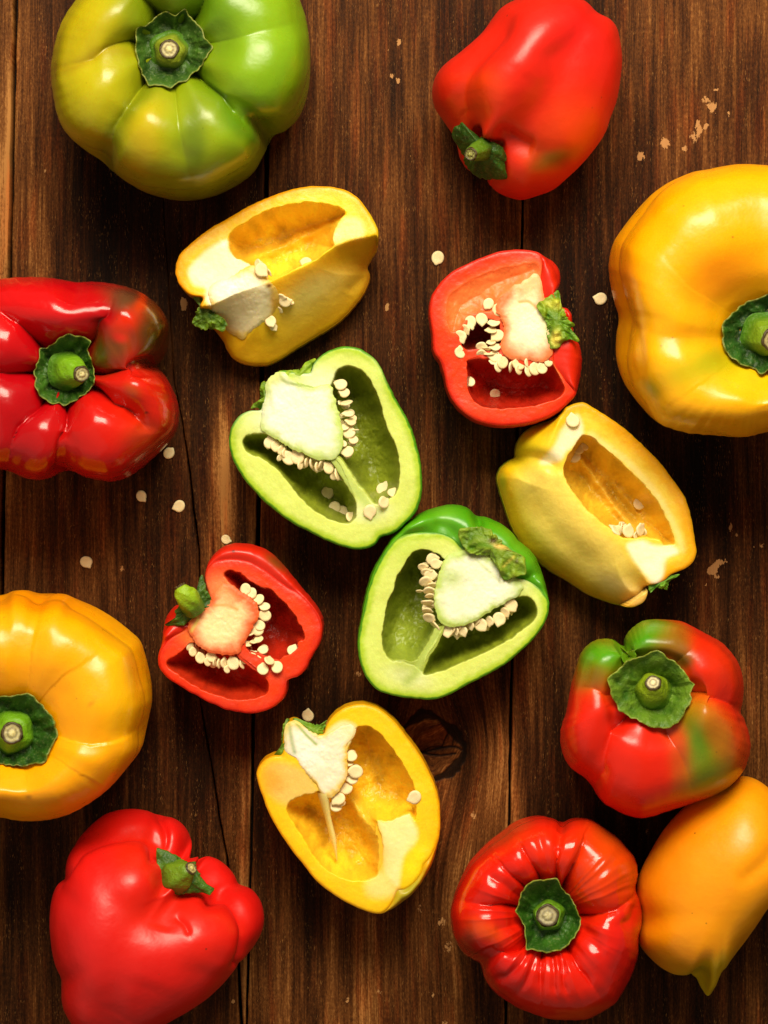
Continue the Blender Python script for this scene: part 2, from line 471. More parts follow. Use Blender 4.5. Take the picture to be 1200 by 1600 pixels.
    v = np.where(inn, X * 1.0, v)
    tone = np.where(inn, 0.9, tone)
    return u, v, tone, wear, np.clip(dark, 0, 1), dz

def plank(strips, seed, xdense=None, ys=YS, label=None):
    Vs, Fs, U, To, We, Da = [], [], [], [], [], []; off = 0
    for (xl, xr, n) in strips:
        L = xl(ys); R = xr(ys)
        if xdense:
            a, b = xdense
            base = np.concatenate([np.linspace(0, (a - 410) / 390, 30, endpoint=False), np.linspace((a - 410) / 390, (b - 410) / 390, 100, endpoint=False), np.linspace((b - 410) / 390, 1, 20)])
        else:
            base = np.linspace(0, 1, n)
        w = (R - L)[:, None]
        inner = np.clip(base, 0, 1)[None, :] * (w - 4) + 2 + L[:, None]
        X = np.concatenate([L[:, None], L[:, None] - 0.0, L[:, None] + 0.8, inner, R[:, None] - 0.8, R[:, None], R[:, None]], 1)
        Y = np.repeat(ys[:, None], X.shape[1], 1)
        u, v, tone, wear, dark, dz = wood_fields(X, Y, seed)
        z = dz * 0.8 + 0.05 * vnoise(np.stack([u / 14, v / 400, 0 * u + seed], -1), 21)
        z = z * 0.6 - 0.03
        z[:, 0] = -12; z[:, -1] = -12; z[:, 1] = -0.55; z[:, -2] = -0.55; z[:, 2] = -0.17; z[:, -3] = -0.17
        ed = 0.6 * vnoise(np.stack([0 * Y, Y / 22, 0 * Y + seed], -1), 31)
        X[:, :3] += ed[:, :3]; X[:, -3:] += ed[:, -3:]
        P = W(X, Y, z)
        nr, nc = X.shape
        Vs.append(P.reshape(-1, 3)); Fs.append(grid_faces(nr, nc, off, wrap=False, flip=True)); off += nr * nc
        U.append(np.stack([u / 100 + seed * 7.7, v / 100 + seed * 3.3, 0 * u + seed], -1).reshape(-1, 3)); To.append(tone.ravel()); We.append(wear.ravel()); Da.append(dark.ravel())
        # closed underside
        q = len(P.reshape(-1, 3)) - 0
    me = mesh_np('plank', np.vstack(Vs), np.vstack(Fs), None, False, None,
                 {'wuv': np.vstack(U), 'tone': np.concatenate(To), 'wear': np.concatenate(We), 'dark': np.concatenate(Da)})
    o = link('plank', me, M_WOOD, table)
    return o
G = lambda q, s: (lambda y: SEAM[q](y) + s * (SEAMW[q](y) * 1.3 + .9) / 2)
plank([(G(0, 1), lambda y: CRACK(y) - CRACKW(y) / 2, 60), (lambda y: CRACK(y) + CRACKW(y) / 2, G(1, -1), 40)], 1)
plank([(G(1, 1), G(2, -1), 0)], 2, (590, 745))
plank([(G(2, 1), G(3, -1), 90)], 3)
YL = np.concatenate([np.arange(-700, 0, 40), np.arange(0, 1600, 12), np.arange(1600, 2301, 40)]).astype(float)
plank([(lambda y: SEAM[0](y) - 400, G(0, -1), 70)], 4, None, YL)
plank([(lambda y: SEAM[0](y) - 800, lambda y: SEAM[0](y) - 404, 20)], 5, None, YL)
plank([(G(3, 1), lambda y: SEAM[3](y) + 396, 30)], 6, None, YL)
plank([(lambda y: SEAM[3](y) + 400, lambda y: SEAM[3](y) + 790, 20)], 7, None, YL)
uv_ = [(-820, -700), (2030, -700), (2030, 2300), (-820, 2300)]
Pb = np.vstack([W([p[0] for p in uv_], [p[1] for p in uv_], -12.4), W([p[0] for p in uv_], [p[1] for p in uv_], -20)])
link('gap_light_blocker', mesh_np('gap_light_blocker', Pb, [(3, 2, 1, 0), (4, 5, 6, 7), (0, 1, 5, 4), (1, 2, 6, 5), (2, 3, 7, 6), (3, 0, 4, 7)], None, False), M_UNDER, table)  # added unseen board under the planks, keeps world light out of the gaps

# ------------------------------------------------------------------ painting the colour of a skin
def paint(C, X, Y, paints, P3, wob=10.0, seed=0):
    nx = wob * fbm(P3 * 45, seed + 50, 3); ny = wob * fbm(P3 * 45 + 31, seed + 60, 3)
    Xw = X + nx; Yw = Y + ny
    for p in paints:
        if p[0] == 'b':       # blob cx cy rx ry rot colour strength
            _, cx, cy, rx, ry, rot, c, s = p
            a = math.radians(rot); dx = Xw - cx; dy = Yw - cy
            e = ((dx * math.cos(a) + dy * math.sin(a)) / rx) ** 2 + ((-dx * math.sin(a) + dy * math.cos(a)) / ry) ** 2
            w = s * np.exp(-e ** 1.3)
        elif p[0] == 'l':     # line pts width colour strength
            _, pts, wd, c, s = p
            d, _t = seg_dist(Xw, Yw, smooth_open(pts)); w = s * np.exp(-(d / wd) ** 2)
        elif p[0] == 'p':     # polygon pts softness colour strength
            _, pts, sf, c, s = p
            w = s * sstep(-sf, sf, sdist(Xw, Yw, smooth_closed(pts, 60)))
        C = C + (lin(c) - C) * w[..., None]
    return C

def grid_normals(P):
    du = np.roll(P, -1, 1) - np.roll(P, 1, 1)
    dv = np.gradient(P, axis=0)
    n = np.cross(du, dv); l = np.linalg.norm(n, axis=-1, keepdims=True)
    return n / np.maximum(l, 1e-12)

def spline1(ts, vs, t):
    ts = np.array(ts, float); vs = np.array(vs, float); m = np.gradient(vs, ts)
    i = np.clip(np.searchsorted(ts, t) - 1, 0, len(ts) - 2); h = ts[i + 1] - ts[i]; x = (t - ts[i]) / h
    return (2 * x ** 3 - 3 * x ** 2 + 1) * vs[i] + (x ** 3 - 2 * x ** 2 + x) * h * m[i] + (-2 * x ** 3 + 3 * x ** 2) * vs[i + 1] + (x ** 3 - x ** 2) * h * m[i + 1]

def crease_disp(X, Y, creases, seed=0):
    D = np.zeros(X.shape)
    for cr in creases:
        pts, w, dep = cr[:3]; sharp = cr[3] if len(cr) > 3 else 0.6
        d, t = seg_dist(X, Y, smooth_open(pts))
        fade = sstep(0, 0.12, t) * 0.25 + 0.75
        fade = fade * (1 - 0.75 * sstep(0.72, 1.0, t) * (cr[4] if len(cr) > 4 else 1))
        g = sharp * np.exp(-np.sqrt(d * d + (0.16 * w) ** 2) / (0.55 * w)) + (1 - sharp) * np.exp(-(d / w) ** 2)
        if dep > 12 and w > 14: g = 0.55 * g + 0.62 * (np.exp(-np.sqrt(d * d + (0.22 * w) ** 2) / (1.7 * w)))
        D = D + dep * fade * g
    return D

def lobe_disp(X, Y, st, lobes, below, soft=0.035):
    """round lobes between valleys; each valley is a polyline from the stem outwards with a depth in mm on the shoulder and on the wall"""
    th = np.arctan2(Y - st[1], X - st[0]); r = np.hypot(X - st[0], Y - st[1])
    d1 = np.full(X.shape, 9.0); d2 = np.full(X.shape, 9.0); a1 = np.zeros(X.shape); a2 = np.zeros(X.shape)
    for pts, dt, dw in lobes:
        P = np.array([(p[0], p[1]) for p in pts], float) - st
        ph = np.unwrap(np.arctan2(P[:, 1], P[:, 0])); rk = np.maximum.accumulate(np.hypot(P[:, 0], P[:, 1]) + np.arange(len(P)) * .01)
        f = np.interp(r, rk, ph); dep = dt + (dw - dt) * sstep(0.62, 1.0, r / rk[-1])
        q1 = np.mod(th - f, 2 * np.pi); q2 = np.mod(f - th, 2 * np.pi)
        m = q1 < d1; d1 = np.where(m, q1, d1); a1 = np.where(m, dep, a1)
        m = q2 < d2; d2 = np.where(m, q2, d2); a2 = np.where(m, dep, a2)
    x = d1 / np.maximum(d1 + d2, 1e-6); u = 2 * x - 1
    wid = np.clip((d1 + d2) / 0.9, 0.35, 1.0) ** 0.6             # narrow lobes are shallower
    e_ = soft; b = (np.sqrt(1 + e_ - u * u) - np.sqrt(e_)) / (np.sqrt(1 + e_) - np.sqrt(e_))
    m_ = min(1.0, soft * 2.4); b = (1 - m_) * b + m_ * 0.5 * (1 + np.cos(np.pi * u))
    dep = a1 + (a2 - a1) * x * x * (3 - 2 * x)
    if soft > .2: dep = dep * (0.35 + 0.65 * sstep(70, 130, r))
    return (1 - b) * dep * wid

# ------------------------------------------------------------------ whole peppers
PROF_S = [0, .09, .18, .27, .37, .47, .57, .68, .79, .90, 1.0]
def body_top(st, outline, Hmm, creases, base, paints, seed, root, mat, humps=(), zs=0.52, basin=0.80, shoulder=0.5, und=2.4, wrink=0.0, nth=360, nr=160, wob=10, lobes=(), lsoft=0.04):
    """A pepper standing on its blossom end, seen from above: lobes, basin and side walls."""
    zref = Hmm * zs
    ol = smooth_closed(outline, 200)
    th = np.linspace(0, 2 * np.pi, nth, endpoint=False)
    R = polar_R(ol, st, th)
    for _ in range(2): R = (np.roll(R, 1) + 2 * R + np.roll(R, -1)) / 4
    Rm = R.mean()
    # profile: rho, z over the parameter
    rho = np.array([0, .10, .19, .30, .42, .56, .72, .87, .965, 1.0, .985, .93, .84, .70, .5, .25, 0])
    zz = np.array([basin, basin, basin + .015, basin + .09, .955, 1.0, .985, .90, .74, zs, .34, .18, .075, .015, .0, .03, .045])
    # the shoulder can sit further in or out
    rho = np.where((rho > .1) & (rho < .9) & (np.arange(17) < 9), rho + (shoulder - .5) * 0.35 * np.sin(np.pi * np.clip((rho - .1) / .8, 0, 1)), rho)
    seg = np.hypot(np.diff(rho) * Rm * S * 1000, np.diff(zz) * Hmm); t = np.concatenate([[0], np.cumsum(seg)]); t /= t[-1]
    tt = np.linspace(0, 1, nr) ** 1.0
    pr = np.clip(spline1(t, rho, tt), 0, 1.02); pz = spline1(t, zz, tt)
    pr[0] = 0; pr[-1] = 0
    below = np.clip((tt - t[9]) / (1 - t[9]), 0, 1)
    rr = pr[:, None]
    w = sstep(0.12, 0.85, rr) ; w = np.where(tt[:, None] > t[9], 1, w)
    Rad = rr * ((1 - w) * Rm * 0.95 + w * R[None, :])
    # the lower side walls lean towards the middle of the outline
    oc = ol.mean(0); cx = st[0] + (oc[0] - st[0]) * below[:, None] ** 1.0; cy = st[1] + (oc[1] - st[1]) * below[:, None] ** 1.0
    X = cx + Rad * np.cos(th)[None, :]; Y = cy + Rad * np.sin(th)[None, :]
    Z = pz[:, None] * Hmm + 0 * X
    # small circle around the stem is flat and round
    for (hx, hy, hr, dz) in humps:
        Z = Z + dz * np.exp(-((X - hx) ** 2 + (Y - hy) ** 2) / hr ** 2) * np.clip(1 - below[:, None] * 3, 0, 1)
    P = W(X, Y, Z, zref)
    N = grid_normals(P)
    if (N[nr // 3, :, 2].mean()) < 0: N = -N
    # creases are followed at the place where the wall is widest for points below it
    Xe = np.where(tt[:, None] > t[9], st[0] + R[None, :] * np.cos(th), X); Ye = np.where(tt[:, None] > t[9], st[1] + R[None, :] * np.sin(th), Y)
    D = crease_disp(Xe, Ye, creases) * (1 - below[:, None]) ** 0.8
    if lobes: D = D + 4.0 * lobe_disp(Xe, Ye, st, lobes, below, lsoft) * (1 - below[:, None]) ** 0.5
    D = D * sstep(0.05, 0.2, np.where(tt[:, None] > t[9], 1, rr))
    if wrink:
        ang = np.arctan2(Ye - st[1], Xe - st[0])
        wr = vnoise(np.stack([np.cos(ang) * 7.5, np.sin(ang) * 7.5, Rad / 90], -1), seed + 3)
        D = D + wrink * np.abs(wr) * sstep(0.2, 0.4, rr) * (1 - sstep(0.78, 1.0, rr)) * np.where(tt[:, None] > t[9], 0, 1)
    D = D * 0.25 / 1000
    n3 = fbm(P * 26, seed, 2) * und * 0.6 + fbm(P * 75, seed + 9, 2) * 0.22
    P = P + N * ((n3 / 1000) * sstep(0.1, 0.4, np.where(tt[:, None] > t[9], 1, rr)) - D)[..., None]
    zt = Hmm * basin + 6
    k_ = (1 - zt / 1000 / HC) / (1 - zref / 1000 / HC) - 1
    LEANS[root.name] = ((st[0] - 600) * S * k_, (800 - st[1]) * S * k_, zref / 1000, zt / 1000)
    P = lean(P, root)
    wc = W(st[0], st[1], 0, zref)
    P = fit_outline(P, st, ol, wc)
    P[..., 2] = np.maximum(P[..., 2], 0.0002)
    C = np.broadcast_to(lin(base), X.shape + (3,)).copy()
    C = paint(C, Xe, Ye, paints, P, wob, seed)
    loc = np.array(root.location)
    V = P.copy(); V[0] = P[0].mean(0); V[-1] = P[-1].mean(0)
    me = mesh_np('body', V.reshape(-1, 3) - loc, grid_faces(nr, nth, 0, True, True), None, True, C.reshape(-1, 3))
    ob = link('body', me, mat, root)
    return ob, BVHTree.FromPolygons([tuple(v) for v in V.reshape(-1, 3)[::1]], [tuple(f) for f in grid_faces(nr, nth, 0, True, True)][:nth * (nr // 2)]), zref

def cast(bvh, x, y, top=0.2):
    h = bvh.ray_cast(Vector((x, y, top)), Vector((0, 0, -1)))
    return h[0].z * 1000 if h[0] is not None else None

def leaf(name, poly, c, zfun, zref, root, mat=M_LEAF, thick=0.9, crinkle=1.1, rim=(150, 165, 80), base=(52, 104, 30), deep=(26, 62, 20), seed=0, curl=0.5, rough_edge=1.6, paints=(), nth=150, nr=22, parent=None):
    """A crinkled, thick green leaf-like patch with its own underside"""
    ol = smooth_closed(poly, 150); th = np.linspace(0, 2 * np.pi, nth, endpoint=False)
    # a less rounded outline keeps the pointed tips
    R = 0.55 * polar_R(ol, c, th) + 0.45 * polar_R(np.array([(p[0], p[1]) for p in poly]), c, th)
    R = R + rough_edge * vnoise(np.stack([np.cos(th) * 9, np.sin(th) * 9, th * 0 + seed], -1), seed)
    s = np.linspace(0, 1, nr)[:, None]
    X = c[0] + s * R * np.cos(th); Y = c[1] + s * R * np.sin(th)
    Z = zfun(X, Y, s + 0 * X)
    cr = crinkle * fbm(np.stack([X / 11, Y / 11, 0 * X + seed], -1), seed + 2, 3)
    rad = 0.14 * crinkle * np.sin(th * 17 + 5 * vnoise(np.stack([np.cos(th) * 2, np.sin(th) * 2, 0 * th + seed], -1), seed)) * s ** 2
    Z = Z + (cr + rad) * sstep(0.25, 0.6, s) + curl * sstep(0.72, 1.0, s)
    P = lean(W(X, Y, Z, zref), root)
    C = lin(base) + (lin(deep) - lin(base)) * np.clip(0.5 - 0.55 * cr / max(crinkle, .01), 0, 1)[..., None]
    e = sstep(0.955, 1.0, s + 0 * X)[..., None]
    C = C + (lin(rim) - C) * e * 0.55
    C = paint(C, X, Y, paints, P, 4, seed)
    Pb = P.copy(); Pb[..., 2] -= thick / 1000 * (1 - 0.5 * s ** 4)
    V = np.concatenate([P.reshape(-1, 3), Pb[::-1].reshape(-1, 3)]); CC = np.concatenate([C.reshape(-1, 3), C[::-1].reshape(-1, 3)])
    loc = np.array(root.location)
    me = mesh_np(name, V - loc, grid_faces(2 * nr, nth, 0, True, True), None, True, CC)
    return link(name, me, mat, parent or root)

def stem(root, path, zref, cut=(205, 196, 140), ring=(70, 58, 34), green=(96, 140, 30), lowgreen=(58, 110, 28), seed=0, ell=1.0):
    """path: (px, py, z mm, radius px) from the base to the cut end"""
    A = np.array(path, float); n = 40
    A[:, 3] *= 0.9
    if root.name in LEANS: A[:, 2] = A[0, 2] + (A[:, 2] - A[0, 2]) * 0.62
    tt = np.linspace(0, 1, n); tk = np.linspace(0, 1, len(A))
    px, py, pz, pr = [spline1(tk, A[:, i], tt) for i in range(4)]
    Cn = lean(W(px, py, pz, zref), root); r = pr * S * (1 - zref / 1000 / HC)
    tan = np.gradient(Cn, axis=0); tan /= np.linalg.norm(tan, axis=1, keepdims=True)
    m = 48; th = np.linspace(0, 2 * np.pi, m, endpoint=False); rings = []
    up = np.array([0.0, 1.0, 0.0]) if abs(tan[-1] @ np.array([0, 1, 0])) < 0.9 else np.array([1.0, 0, 0])
    for i in range(n):
        a = np.cross(up, tan[i]); a /= np.linalg.norm(a); b = np.cross(tan[i], a)
        k = 1 + 0.05 * np.sin(5 * th + seed) + 0.04 * vnoise(np.stack([np.cos(th) * 3, np.sin(th) * 3, th * 0 + i * 0.15], -1), seed)
        rings.append(Cn[i] + r[i] * k[:, None] * (np.cos(th)[:, None] * a + np.sin(th)[:, None] * b))
    P = np.array(rings); s = tt[:, None] + 0 * P[..., 0]
    C = lin(lowgreen) + (lin(green) - lin(lowgreen)) * sstep(0.1, 0.6, s)[..., None]
    C = C + (lin(ring) - C) * sstep(0.93, 1.0, s)[..., None]
    loc = np.array(root.location)
    st = link('stem', mesh_np('stem', P.reshape(-1, 3) - loc, grid_faces(n, m), None, True, C.reshape(-1, 3)), M_LEAF, root)
    # woody cut end, a shallow dished disc with a raised pith
    q = 12; ss = np.linspace(0, 1, q)[:, None]
    a = np.cross(up, tan[-1]); a /= np.linalg.norm(a); b = np.cross(tan[-1], a)
    k = 1 + 0.06 * vnoise(np.stack([np.cos(th) * 3, np.sin(th) * 3, th * 0], -1), seed + 4)
    hgt = (0.35 * sstep(0.75, 0.9, ss) - 0.6 * sstep(0.9, 1, ss) + 0.35 * sstep(0.45, 0.2, ss)) * 0.0011 + 0.0003
    D = Cn[-1] + (ss * r[-1] * 1.02 * k)[..., None] * (np.cos(th)[:, None] * a + np.sin(th)[:, None] * b) + (hgt + 0.0002 * vnoise(np.stack([np.cos(th) * 6 * ss, np.sin(th) * 6 * ss, 0 * th * ss], -1), seed))[..., None] * tan[-1]
    Cc = lin(cut) + (lin(ring) - lin(cut)) * np.clip(sstep(0.66, 0.84, ss) * .9 + 0.45 * np.exp(-((ss - 0.42) / 0.09) ** 2) + .25 * sstep(.1, .5, ss), 0, 1)[..., None] + 0 * D
    link('cut_end', mesh_np('cut_end', D.reshape(-1, 3) - loc, grid_faces(q, m), None, True, Cc.reshape(-1, 3)), M_CORE, st)
    return st

def calyx_on(bvh, poly, c, zref, root, lift=1.2, seed=0, **kw):
    """calyx lying in the basin round the stem, following the shoulders smoothly"""
    ol = smooth_closed(poly, 60)
    th = np.linspace(0, 2 * np.pi, 48, endpoint=False); R = polar_R(ol, c, th)
    ss = np.linspace(0.0, 1.0, 9); H = np.zeros((9, 48))
    for i, s in enumerate(ss):
        for j in range(48):
            p = lean(W(c[0] + s * R[j] * math.cos(th[j]), c[1] + s * R[j] * math.sin(th[j]), LEANS[root.name][3] * 1000, zref), root)
            z = cast(bvh, float(p[0]), float(p[1])); H[i, j] = z if z is not None else 0
    # bridge over the creases
    for i in range(9):
        h = H[i]; w = np.max([np.roll(h, k) for k in range(-3, 4)], 0)
        h = 0.5 * w + 0.5 * h
        for _ in range(3): h = (np.roll(h, 1) + h + np.roll(h, -1)) / 3
        H[i] = h
    def zf(X, Y, s):
        a = np.mod(np.arctan2(Y - c[1], X - c[0]), 2 * np.pi) / (2 * np.pi) * 48
        j = np.floor(a).astype(int) % 48; f = a - np.floor(a); si = np.clip(s * 8, 0, 7.999); i = si.astype(int); g = si - i
        h = (H[i, j] * (1 - f) + H[i, (j + 1) % 48] * f) * (1 - g) + (H[i + 1, j] * (1 - f) + H[i + 1, (j + 1) % 48] * f) * g
        return h + lift + 0.8 * (1 - sstep(0, 0.5, s))
    leaf('calyx', poly, c, zf, zref, root, seed=seed, **kw)
    return H[0].mean()

PEP = 'whole bell peppers on the boards'
RED = (214, 24, 14); ORR = (222, 52, 10); CRIM = (186, 10, 20)
GRN = (92, 148, 18); DGR = (52, 104, 14); OLV = (128, 118, 14)
YEL = (240, 176, 6); ORA = (236, 138, 4); LEM = (226, 200, 10)

# --- green and yellow pepper, top left
z = T(0, 0, 2)
root = thing('bell_pepper', 'large half-ripe bell pepper, green right side and ochre left side, in the top left corner', 'pepper', (*W(283, 110, 0)[:2], 0), PEP)
ol = [(80, 100), (83, 150), (93, 190), (110, 215), (135, 236), (158, 251), (176, 268), (203, 288), (235, 304), (283, 314), (330, 308), (370, 290), (398, 268), (414, 240), (426, 215), (446, 205), (466, 185), (480, 150), (485, 110), (483, 60), (474, 15), (452, -25), (400, -62), (330, -76), (250, -70), (180, -50), (132, -15), (96, 35)]
cr = [([(330, 70), (400, 50), (480, 40)], 20, 4, .0)]
lobes = [([(215, 66), (150, 90), (84, 108)], 4.5, 2), ([(236, 115), (200, 160), (172, 210), (168, 262)], 7, 3), ([(272, 130), (281, 200), (300, 300)], 3, .8), ([(300, 112), (360, 170), (398, 200), (425, 215)], 8, 5), ([(330, 66), (400, 48), (480, 30)], 1.5, .5), ([(297, 38), (315, 0), (330, -60)], 7, 3), ([(250, 35), (222, 5), (195, -50)], 6, 2)]
pt = [('b', 100, 60, 120, 80, -30, (202, 176, 10), .6), ('b', 120, 170, 70, 80, 0, (186, 172, 12), .6), ('b', 410, 90, 130, 240, 0, (112, 158, 16), 1), ('b', 300, 30, 70, 80, 0, (60, 112, 10), .9), ('b', 300, 190, 56, 130, 0, (134, 154, 14), .9), ('b', 300, 230, 20, 80, 0, (80, 108, 12), .7),
      ('b', 220, 215, 34, 80, 10, (190, 166, 12), .75), ('l', [(236, 115), (200, 160), (172, 210), (168, 262)], 15, (96, 110, 10), .75), ('l', [(215, 66), (150, 90), (84, 108)], 9, (150, 124, 8), .6), ('l', [(300, 112), (360, 170), (398, 200), (425, 215)], 16, (66, 112, 8), .75), ('b', 230, 10, 50, 40, 0, (104, 124, 10), .8), ('b', 250, 290, 130, 34, 0, (126, 132, 14), .6),  # darker lines follow the lobe valleys
      ('b', 264, 76, 78, 78, 0, (104, 130, 12), .55), ('b', 410, 178, 16, 14, 0, (60, 70, 14), .45), ('b', 82, 120, 14, 60, 0, (130, 120, 20), .5), ('b', 285, 232, 22, 14, 0, (86, 96, 14), .5), ('b', 400, 60, 40, 90, 20, (136, 172, 24), .5)]
b1, bv, zr = body_top((264, 76), ol, 76, cr, (156, 162, 14), pt, 11, root, M_SKIN, wob=15, lobes=lobes, lsoft=.10, shoulder=.44, und=1.1, humps=[(420, 90, 70, 3), (240, 190, 50, 2)])
cp = z([(428, 90), (455, 80), (485, 55), (515, 38), (548, 48), (575, 30), (600, 62), (628, 90), (640, 122), (662, 145), (640, 175), (625, 205), (600, 228), (580, 250), (550, 256), (530, 272), (500, 262), (466, 264), (450, 236), (440, 210), (425, 160)])
zc = calyx_on(bv, cp, (268, 76), zr, root, seed=3, base=(56, 100, 40), deep=(24, 58, 20))
stem(root, [(266, 80, zc + 0.5, 36), (266, 80, zc + 3.5, 29), (265, 79, zc + 9, 25), (264, 77, zc + 13, 20), (264, 76, zc + 15, 16)], zr, seed=1, green=(112, 140, 40))

# --- crimson pepper, left edge
z = T(0, 400, 3)
root = thing('bell_pepper', 'dark red many-lobed bell pepper with brown-green bruised lobe, cut off by the left edge', 'pepper', (*W(90, 590, 0)[:2], 0), PEP)
ol = z([(0, 108), (60, 100), (150, 97), (230, 101), (300, 112), (360, 122), (450, 120), (560, 135), (650, 165), (730, 220), (778, 285), (796, 350), (790, 430), (762, 490), (742, 515), (775, 560), (812, 622), (836, 690), (842, 745), (832, 810), (805, 858), (760, 910), (710, 955), (650, 1005), (600, 1038), (540, 1056), (490, 1057), (400, 1038), (345, 1012), (300, 1010), (250, 1036), (200, 1050), (150, 1048), (100, 1035), (40, 1008)]) + [(-30, 728), (-65, 703), (-92, 655), (-102, 590), (-95, 530), (-70, 480), (-30, 447)]
cr = [(z([(330, 230), (345, 175), (352, 125)]), 16, 6, .2), (z([(500, 440), (570, 400), (640, 380)]), 22, 8, .0), (z([(640, 745), (690, 790), (700, 850)]), 16, 9, .2)]
lobes = [(z([(188, 420), (100, 340), (0, 255), (-120, 190)]), 7, 2.5), (z([(165, 545), (80, 548), (0, 540), (-200, 540)]), 6.5, 2), (z([(200, 690), (150, 730), (95, 790), (40, 1000)]), 4.5, .8), (z([(306, 690), (290, 780), (286, 860), (270, 1000)]), 6.5, 3), (z([(430, 600), (500, 655), (560, 695), (640, 745), (740, 860)]), 8, 1), (z([(440, 555), (520, 540), (600, 528), (738, 512)]), 8, 5), (z([(410, 430), (440, 350), (480, 300), (540, 130)]), 6, 1)]
pt = [('b', 30, 480, 100, 60, 0, (204, 14, 16), .8), ('b', 210, 640, 80, 80, 0, (216, 34, 8), .8), ('b', 120, 700, 60, 60, 0, (204, 22, 10), .5), ('b', 243, 508, 42, 72, -25, (66, 50, 10), .95), ('b', 200, 470, 40, 16, 20, (84, 60, 36), .9), ('b', 196, 508, 36, 16, -45, (214, 36, 6), .9), ('b', 175, 545, 40, 24, -30, (96, 62, 14), .85), ('b', 150, 560, 14, 22, 0, (60, 70, 14), .9),
      ('b', 222, 470, 8, 16, 0, (214, 60, 10), .7), ('b', 187, 527, 14, 8, 0, (220, 30, 20), .7), ('b', 150, 520, 14, 18, 0, (80, 14, 6), .6), ('b', 205, 610, 16, 10, 30, (120, 80, 20), .45), ('b', 256, 622, 8, 8, 0, (150, 70, 20), .5), ('b', 235, 690, 40, 30, 0, (150, 60, 14), .5), ('b', 229, 647, 2.5, 2, 0, (20, 8, 4), 1)]
b3, bv, zr = body_top((104, 580), ol, 72, cr, (168, 6, 16), pt, 23, root, M_SKIN_GLOSS, lobes=lobes, shoulder=.46, und=0.9, humps=[(190, 480, 40, 3), (215, 600, 30, 2), (140, 640, 30, 2)])
cp = z([(320, 368), (350, 378), (380, 381), (425, 400), (405, 440), (420, 480), (436, 540), (440, 590), (400, 640), (340, 680), (300, 698), (275, 685), (250, 688), (215, 672), (190, 652), (165, 605), (168, 570), (163, 540), (185, 480), (187, 435), (215, 430), (250, 415), (280, 385)])
zc = calyx_on(bv, cp, (104, 580), zr, root, seed=5, base=(48, 96, 28), deep=(20, 56, 20), crinkle=1.4)
stem(root, [(104, 580, zc + 0.5, 36), (108, 580, zc + 4, 30), (115, 581, zc + 10, 25), (122, 583, zc + 15, 18), (126, 584, zc + 18, 14)], zr, seed=2, green=(98, 160, 26))

# --- yellow pepper, right edge
z = T(920, 240, 3.478)
root = thing('bell_pepper', 'big golden yellow bell pepper with a faint green tinge, cut off by the right edge', 'pepper', (*W(1180, 470, 0)[:2], 0), PEP)
ol = z([(105, 620), (115, 540), (135, 480), (170, 425), (240, 332), (330, 232), (420, 165), (500, 125), (580, 95), (640, 86), (700, 74), (800, 58), (880, 57), (970, 64)]) + [(1240, 263), (1300, 280), (1360, 325), (1395, 385), (1405, 450), (1398, 530), (1370, 600), (1320, 650), (1262, 674), (1215, 672)] + z([(940, 1520), (880, 1536), (820, 1541), (740, 1536), (640, 1528), (540, 1520), (470, 1502), (400, 1478), (340, 1435), (290, 1382), (240, 1320), (200, 1262), (172, 1200), (152, 1130), (146, 1060), (150, 980), (163, 895), (140, 820), (118, 730)])
cr = [(z([(185, 900), (230, 1060), (270, 1240), (300, 1330)]), 10, 3, .2)]
lobes = [(z([(700, 1000), (560, 1000), (400, 985), (250, 950), (165, 890)]), 2.8, 2.2), (z([(955, 1215), (965, 1320), (970, 1520)]), 3.7, 1.9), (z([(950, 760), (945, 500), (940, 300), (930, 60)]), 2.2, 0.6), (z([(745, 850), (560, 740), (330, 480)]), 1.1, 0.3), (z([(780, 1120), (560, 1280), (350, 1430)]), 1.1, 0.4), (z([(1180, 800), (1500, 560)]), 3.7, 1.9), (z([(1200, 1050), (1560, 1200)]), 3.7, 1.9)]
pt = [('b', 1130, 540, 190, 130, 0, (224, 182, 8), .5), ('b', 1095, 575, 60, 26, -20, (176, 176, 18), .7), ('b', 1130, 560, 30, 26, 0, (150, 170, 14), .6), ('b', 1016, 605, 22, 14, 40, (150, 140, 26), .7), ('b', 1170, 585, 30, 14, 0, (186, 190, 26), .7), ('b', 1120, 430, 60, 40, -20, (228, 130, 0), .7), ('b', 960, 420, 24, 60, 0, (232, 130, 4), .7), ('b', 1070, 670, 140, 30, 0, (206, 152, 14), .6), ('b', 1060, 520, 60, 16, 0, (222, 140, 6), .5), ('b', 1150, 500, 20, 60, 20, (200, 120, 0), .4)]
b4, bv, zr = body_top((1190, 522), ol, 82, cr, (250, 172, 2), pt, 37, root, M_SKIN, lobes=lobes, lsoft=.35, shoulder=.55, und=1.1, basin=.78, humps=[(1090, 350, 60, 2)])
cp = z([(800, 855), (860, 810), (910, 790), (960, 772)]) + [(1222, 462), (1245, 482), (1262, 518), (1254, 550), (1230, 578)] + z([(985, 1170), (950, 1196), (900, 1162), (850, 1150), (805, 1122), (760, 1090), (742, 1050), (735, 1000), (735, 930), (762, 890)])
zc = calyx_on(bv, cp, (1194, 524), zr, root, seed=8, base=(36, 88, 26), deep=(14, 44, 16), crinkle=1.5)
stem(root, [(1194, 524, zc + 0.5, 42), (1196, 525, zc + 4, 34), (1200, 527, zc + 10, 29), (1204, 529, zc + 15, 24), (1207, 530, zc + 18, 19)], zr, seed=3)

